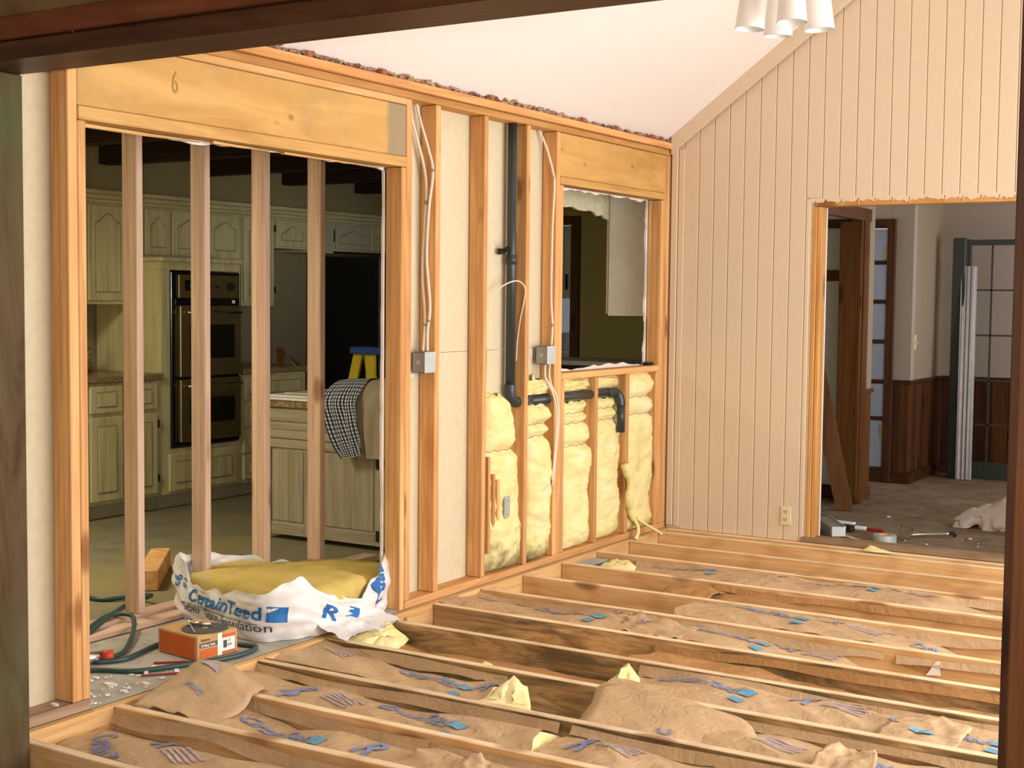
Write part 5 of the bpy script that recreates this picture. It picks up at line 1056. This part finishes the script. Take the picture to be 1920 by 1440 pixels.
# stepladder behind the island
sl_ = thing('stepladder', 'yellow stepladder with paint splashed blue top behind the island', 'ladder', (-1.72, -0.72, 0.0))
box('top_cap', -1.865, -1.60, -0.86, -0.70, 1.068, 1.112, 'ladblue', sl_, 0.008)
for (xa, ya, xb, yb2) in ((-1.825, -0.82, -1.98, -0.98), (-1.725, -0.82, -1.60, -0.98), (-1.825, -0.72, -1.95, -0.30), (-1.66, -0.72, -1.55, -0.30)):
    P = [Vector((xa, ya, 1.066)), Vector((xb, yb2, 0.005))]; m = MB(); w = 0.034
    m.add([(xa-w, ya, 1.066), (xa+w, ya, 1.066), (xa+w, ya+0.022, 1.066), (xa-w, ya+0.022, 1.066), (xb-w, yb2, 0.005), (xb+w, yb2, 0.005), (xb+w, yb2+0.022, 0.005), (xb-w, yb2+0.022, 0.005)], [(0, 1, 2, 3), (7, 6, 5, 4), (0, 4, 5, 1), (1, 5, 6, 2), (2, 6, 7, 3), (3, 7, 4, 0)])
    m.build('rail', 'ladyel', sl_)
for z in (0.28, 0.55, 0.82): f = 1-z/1.066; box('step', -1.825-0.155*f, -1.725+0.125*f, -0.82-0.16*f, -0.76-0.16*f, z, z+0.022, 'ladyel', sl_)
# things seen through the window gap
vl = [(-0.62, 2.112), (-0.62, 1.995), (-0.56, 1.992), (-0.473, 2.000), (-0.40, 1.985), (-0.316, 1.982), (-0.25, 1.990), (-0.197, 1.984), (-0.145, 1.960), (-0.115, 1.968), (-0.085, 1.972), (-0.04, 1.950), (0.004, 1.945), (0.004, 2.112)]
vl = [(-1.30, 2.112), (-1.30, 1.945), (-1.20, 1.965), (-1.10, 1.985), (-0.95, 1.982), (-0.80, 1.996)]+vl[2:]
tag(MB().prism(vl, -0.455, -0.437, TX).build('scalloped_valance', plain('valance_paint', (0.72, 0.66, 0.44), 0.6, nz=0.12, nscale=30), None), 'limed scalloped valance board above the window gap', 'valance')
uc = thing('wall_cabinet', 'pale grey side of a wall cabinet seen through the window gap', 'cabinet', (-0.28, 0.4, 1.33), G1)
box('body', -0.44, -0.108, 0.012, 0.85, 1.33, 2.10, plain('pale_side', (0.80, 0.74, 0.64), 0.6), uc, 0.003); MB().box(-0.462, -0.442, 0.02, 0.43, 1.34, 2.09, 0.004).build('door', 'cab', uc); MB().box(-0.462, -0.442, 0.44, 0.84, 1.34, 2.09, 0.004).build('door', 'cab', uc)
lc = thing('utility_cabinet', 'white wall cabinet in the room beyond the brown kitchen doorway', 'cabinet', (-2.3, 3.2, 1.44))
box('body', -2.75, -2.05, 3.0, 3.3, 1.44, 2.09, 'appliance', lc); MB().cyl((-2.42, 2.97, 1.52), (-2.42, 2.97, 1.66), 0.012, 8).build('handle', 'iron', lc)
wm = thing('washing_machine', 'white washing machine beyond the brown kitchen doorway', 'appliance', (-2.4, 3.3, 0.0))
box('body', -2.75, -2.10, 3.0, 3.6, 0.0, 0.95, 'appliance', wm, 0.01); box('control_panel', -2.75, -2.10, 3.40, 3.55, 0.951, 1.12, 'appliance', wm, 0.01); MB().cyl((-2.40, 3.38, 1.04), (-2.40, 3.40, 1.04), 0.03, 16).build('knob', 'tape', wm)
sc_ = thing('sink_counter', 'pale counter end with dark front below the olive wall', 'countertop', (-1.5, 1.5, 0.0))
box('top', -1.85, -0.95, 1.30, 1.86, 0.93, 0.965, 'gypsum', sc_, 0.004); box('front', -1.84, -0.96, 1.32, 1.86, 0.0, 0.929, 'ovenblack', sc_)
wo = MB().box(-0.075, -0.03, -0.215, -0.145, 1.032, 1.050, 0.004).cyl((-0.03, -0.235, 1.042), (-0.03, -0.21, 1.042), 0.01, 10); tag(wo.build('work_light', 'iron', None), 'small black metal fitting on the window sill', 'tool')

# ================================================================== HALL THINGS
# leaning brown board
lbm = MB(); 
lbm.add([(0.678, 1.30, 0.004), (0.785, 1.33, 0.004), (0.778, 1.37, 0.004), (0.671, 1.34, 0.004), (0.30, 1.30, 1.50), (0.44, 1.33, 1.50), (0.433, 1.37, 1.50), (0.293, 1.34, 1.50)], [(3, 2, 1, 0), (4, 5, 6, 7), (0, 1, 5, 4), (1, 2, 6, 5), (2, 3, 7, 6), (3, 0, 4, 7)])
tag(lbm.build('leaning_board', W_plank('z'), None), 'brown stained board leaning in the hall doorway', 'board')
# storm door frame leaning against the back wall
sd = thing('storm_door', 'dark green grey metal door frame with thin grid leaning on the back wall', 'door', (1.3, 3.6, 0.0))
box('stile', 0.845, 0.945, 3.60, 3.66, 0.003, 1.965, 'greenmetal', sd, 0.006); box('stile', 0.950, 0.985, 3.64, 3.67, 0.003, 1.955, 'greenmetal', sd, 0.004)
box('rail', 0.985, 1.90, 3.64, 3.67, 1.905, 1.950, 'greenmetal', sd); box('rail', 0.985, 1.90, 3.64, 3.67, 0.003, 0.14, 'greenmetal', sd)
for z in (1.535, 1.168, 0.80, 0.44): box('muntin', 0.985, 1.90, 3.648, 3.664, z, z+0.014, 'greenmetal', sd)
for x in (1.140, 1.38, 1.62): box('muntin', x, x+0.013, 3.648, 3.664, 0.14, 1.905, 'greenmetal', sd)
al = thing('aluminium_track', 'pale ribbed aluminium door track leaning beside the dark frame', 'track', (1.0, 3.55, 0.0))
def al_piece(u0, u1, d, nm, mt):
    b0 = Vector((0.945, 3.50, 0.003)); t0 = Vector((0.915, 3.62, 1.735)); m = MB()
    q = [(b0.x+u0, b0.y), (b0.x+u1, b0.y+0.02)]; V = []
    for (o, zz) in ((b0, b0.z), (t0, t0.z)): V += [(o.x+u0, o.y-d, zz), (o.x+u1, o.y-d+0.02, zz), (o.x+u1, o.y+0.05, zz), (o.x+u0, o.y+0.03, zz)]
    m.add(V, [(3, 2, 1, 0), (4, 5, 6, 7), (0, 1, 5, 4), (1, 2, 6, 5), (2, 3, 7, 6), (3, 0, 4, 7)]); m.build(nm, mt, al)
al_piece(0.0, 0.115, 0.0, 'web', 'alu')
for u in (0.0, 0.032, 0.064, 0.098): al_piece(u, u+0.012, 0.014, 'rib', 'alu')
# light switch on the khaki wall, cover plates
sw = thing('light_switch', 'ivory light switch on the khaki hall wall', 'switch', (0.695, 3.08, 1.14)); 
box('plate', 0.692, 0.699, 3.055, 3.125, 1.06, 1.18, 'ivory', sw, 0.002); box('toggle', 0.699, 0.722, 3.082, 3.096, 1.105, 1.13, 'ivory', sw, 0.002)
# duplex outlet on the far wall
oo = thing('wall_outlet', 'ivory duplex outlet on the tan wall near the doorway', 'outlet', (0.797, -0.006, 0.088))
pl = box('cover_plate', 0.765, 0.832, -0.012, -0.0045, 0.088, 0.203, 'ivory', oo, 0.003)
for z in (0.112, 0.158):
    r_ = box('receptacle', 0.780, 0.817, -0.0145, -0.012, z, z+0.030, 'ivory', oo, 0.003)
    for x in (0.789, 0.803): box('slot', x, x+0.004, -0.0152, -0.0143, z+0.010, z+0.022, 'iron', r_)
    MB().cyl((0.798, -0.0152, z+0.006), (0.798, -0.0143, z+0.006), 0.003, 8).build('slot', 'iron', r_)
# tools on the threshold
mc = thing('metal_channel', 'grey steel stud channel with pale end lying behind the jamb', 'channel', (0.98, 0.25, 0.03))
Tm = Matrix.Translation((1.085, 0.115, 0.0315)) @ Matrix.Rotation(math.radians(122), 4, 'Z')
MB().box(0, 0.42, -0.045, 0.045, 0, 0.055, 0.002, Tm).build('channel_body', 'zinc', mc); MB().box(-0.012, 0, -0.042, 0.042, 0.0, 0.06, 0.003, Tm).build('channel_end', 'steelpale', mc); MB().box(0.0, 0.42, -0.046, -0.040, 0.055, 0.062, 0, Tm).build('lip', 'steelpale', mc)
st = MB().box(0, 0.19, -0.016, 0.016, 0, 0.012, 0.003, Matrix.Translation((1.055, 0.30, 0.002)) @ Matrix.Rotation(math.radians(-42), 4, 'Z')); tag(st.build('wood_shim', W_new('x'), None), 'short pale wood shim beside the steel channel', 'shim')
br = thing('dust_brush', 'black dust brush with white ferrule and red handle on the hall floor', 'brush', (1.05, 0.50, 0.0))
Tb = Matrix.Translation((0.90, 0.52, 0.002)) @ Matrix.Rotation(math.radians(-8), 4, 'Z')
MB().box(0, 0.16, -0.025, 0.025, 0.0, 0.045, 0.008, Tb).build('bristles', 'iron', br); MB().box(-0.005, 0.165, -0.022, 0.022, 0.0455, 0.060, 0.004, Tb).build('block', 'appliance', br)
MB().box(0.165, 0.245, -0.012, 0.012, 0.018, 0.042, 0.006, Tb).build('ferrule', 'appliance', br); MB().box(0.245, 0.36, -0.010, 0.010, 0.018, 0.038, 0.006, Tb).build('handle', 'darkred', br)
ta = thing('tape_roll', 'silver duct tape roll standing flat on the threshold', 'tape', (1.335, 0.22, 0.0))
def ring(m, c, r0, r1, z0, z1, n=36):
    V = []; 
    for k in range(n):
        a = 2*math.pi*k/n; ca, sa = math.cos(a), math.sin(a)
        V += [(c[0]+r1*ca, c[1]+r1*sa, z0), (c[0]+r1*ca, c[1]+r1*sa, z1), (c[0]+r0*ca, c[1]+r0*sa, z1), (c[0]+r0*ca, c[1]+r0*sa, z0)]
    F = []
    for k in range(n):
        a, b = 4*k, 4*((k+1) % n)
        for i in range(4): F.append((a+i, b+i, b+(i+1) % 4, a+(i+1) % 4))
    return m.add(V, F)
ring(MB(), (1.335, 0.22), 0.040, 0.068, 0.001, 0.052).build('tape_winding', 'steelpale', ta); ring(MB(), (1.335, 0.22), 0.036, 0.040, 0.001, 0.053).build('core', 'carton', ta)
pc = MB().tube([(1.39, 0.42, 0.003), (1.41, 0.40, 0.05), (1.42, 0.39, 0.08)], [0.03, 0.034, 0.036], 16, False); tag(pc.build('plastic_cup', 'winglass', None, True), 'clear plastic cup lying behind the tape roll', 'cup')
pb = thing('pry_bar', 'short steel pry bar lying on the hall floor', 'pry bar', (1.5, 0.55, 0.0))
MB().tube(catmull([(1.395, 0.47, 0.006), (1.415, 0.50, 0.018), (1.47, 0.55, 0.020), (1.57, 0.64, 0.018), (1.60, 0.665, 0.022)]), 0.0095, 8).build('shank', 'chrome', pb, True); MB().tube(catmull([(1.60, 0.665, 0.022), (1.622, 0.685, 0.024), (1.635, 0.675, 0.010)]), 0.012, 8).build('claw', 'iron', pb, True)
wb_ = []; bn2 = Noise(55)
for i in range(40):
    for j in range(26):
        u, v = i/39, j/25; a = math.pi*v; r = 0.055+0.17*u**0.9
        x = 1.53+0.42*u; y = 1.13+0.10*u+(r*1.05)*math.cos(a)*1.0; z = 0.004+max(0, r*1.05*math.sin(a))+0.0
        f = 0.025*float(bn2(u*6, v*7))+0.02*(0.5-abs(float(bn2(u*11+v*3, v*12+7)))); wb_.append((x+f*0.6, y+f, max(0.003, z+f)))
hb = raw('plastic_bag', wb_, grid_faces(40, 26), plain('grey_poly', (0.55, 0.47, 0.41), 0.45, 0.4, nz=0.08), None, True); tag(hb, 'crumpled whitish plastic bag on the hall floor by the right post', 'bag')

# ================================================================== CEILING FAN LIGHT
fx, fy, fz = 1.855, -3.005, 2.60
fan = thing('ceiling_fan', 'white ceiling fan with four bell shaped glass shades', 'ceiling fan', (fx, fy, fz))
MB().cyl((fx, fy, 2.95), (fx, fy, 2.442+SL*fx+0.005), 0.013, 12).build('downrod', 'fanwhite', fan, True)
MB().tube([(fx, fy, 2.76), (fx, fy, 2.79), (fx, fy, 2.90), (fx, fy, 2.95)], [0.07, 0.115, 0.115, 0.05], 28).build('motor_housing', 'fanwhite', fan, True)
MB().tube([(fx, fy, 2.62), (fx, fy, 2.66), (fx, fy, 2.74), (fx, fy, 2.76)], [0.02, 0.05, 0.055, 0.03], 24).build('light_hub', 'fanwhite', fan, True)
for k in range(5):
    a = math.radians(205+72*k); Tb = Matrix.Translation((fx, fy, 2.80)) @ Matrix.Rotation(a, 4, 'Z') @ Matrix.Rotation(math.radians(10), 4, 'X')
    MB().prism([(0.17, -0.05), (0.60, -0.068), (0.645, -0.04), (0.645, 0.04), (0.60, 0.068), (0.17, 0.05)], 0, 0.006, Tb).build('blade', 'fanwhite', fan); MB().box(0.09, 0.22, -0.02, 0.02, -0.006, 0, 0.001, Tb).build('blade_arm', 'fanwhite', fan)
for k in range(4):
    a = math.radians(31.7+90*k); dx, dy = math.cos(a), math.sin(a); c0_ = Vector((fx+0.118*dx, fy+0.118*dy, 2.595)); ax = Vector((dx*0.06, dy*0.06, -1)).normalized()
    MB().tube([(fx+0.03*dx, fy+0.03*dy, 2.70), (fx+0.09*dx, fy+0.09*dy, 2.69), tuple(c0_+Vector((0, 0, 0.015)))], 0.010, 10).build('lamp_arm', 'fanwhite', fan, True)
    prof_ = [(0.0, 0.034), (0.02, 0.041), (0.06, 0.045), (0.12, 0.050), (0.160, 0.0535), (0.168, 0.055)]; m = MB()
    m.tube([tuple(c0_+ax*t) for t, r in prof_], [r for t, r in prof_], 28, False); m.tube([tuple(c0_+ax*t) for t, r in prof_[::-1]], [r-0.003 for t, r in prof_[::-1]], 28, False)
    s_ = m.build('glass_shade', 'frost', fan, True); MB().tube([tuple(c0_+ax*t) for t in (0.01, 0.05, 0.10, 0.125, 0.135)], [0.012, 0.014, 0.022, 0.016, 0.004], 14).build('bulb', 'tag', s_, True)
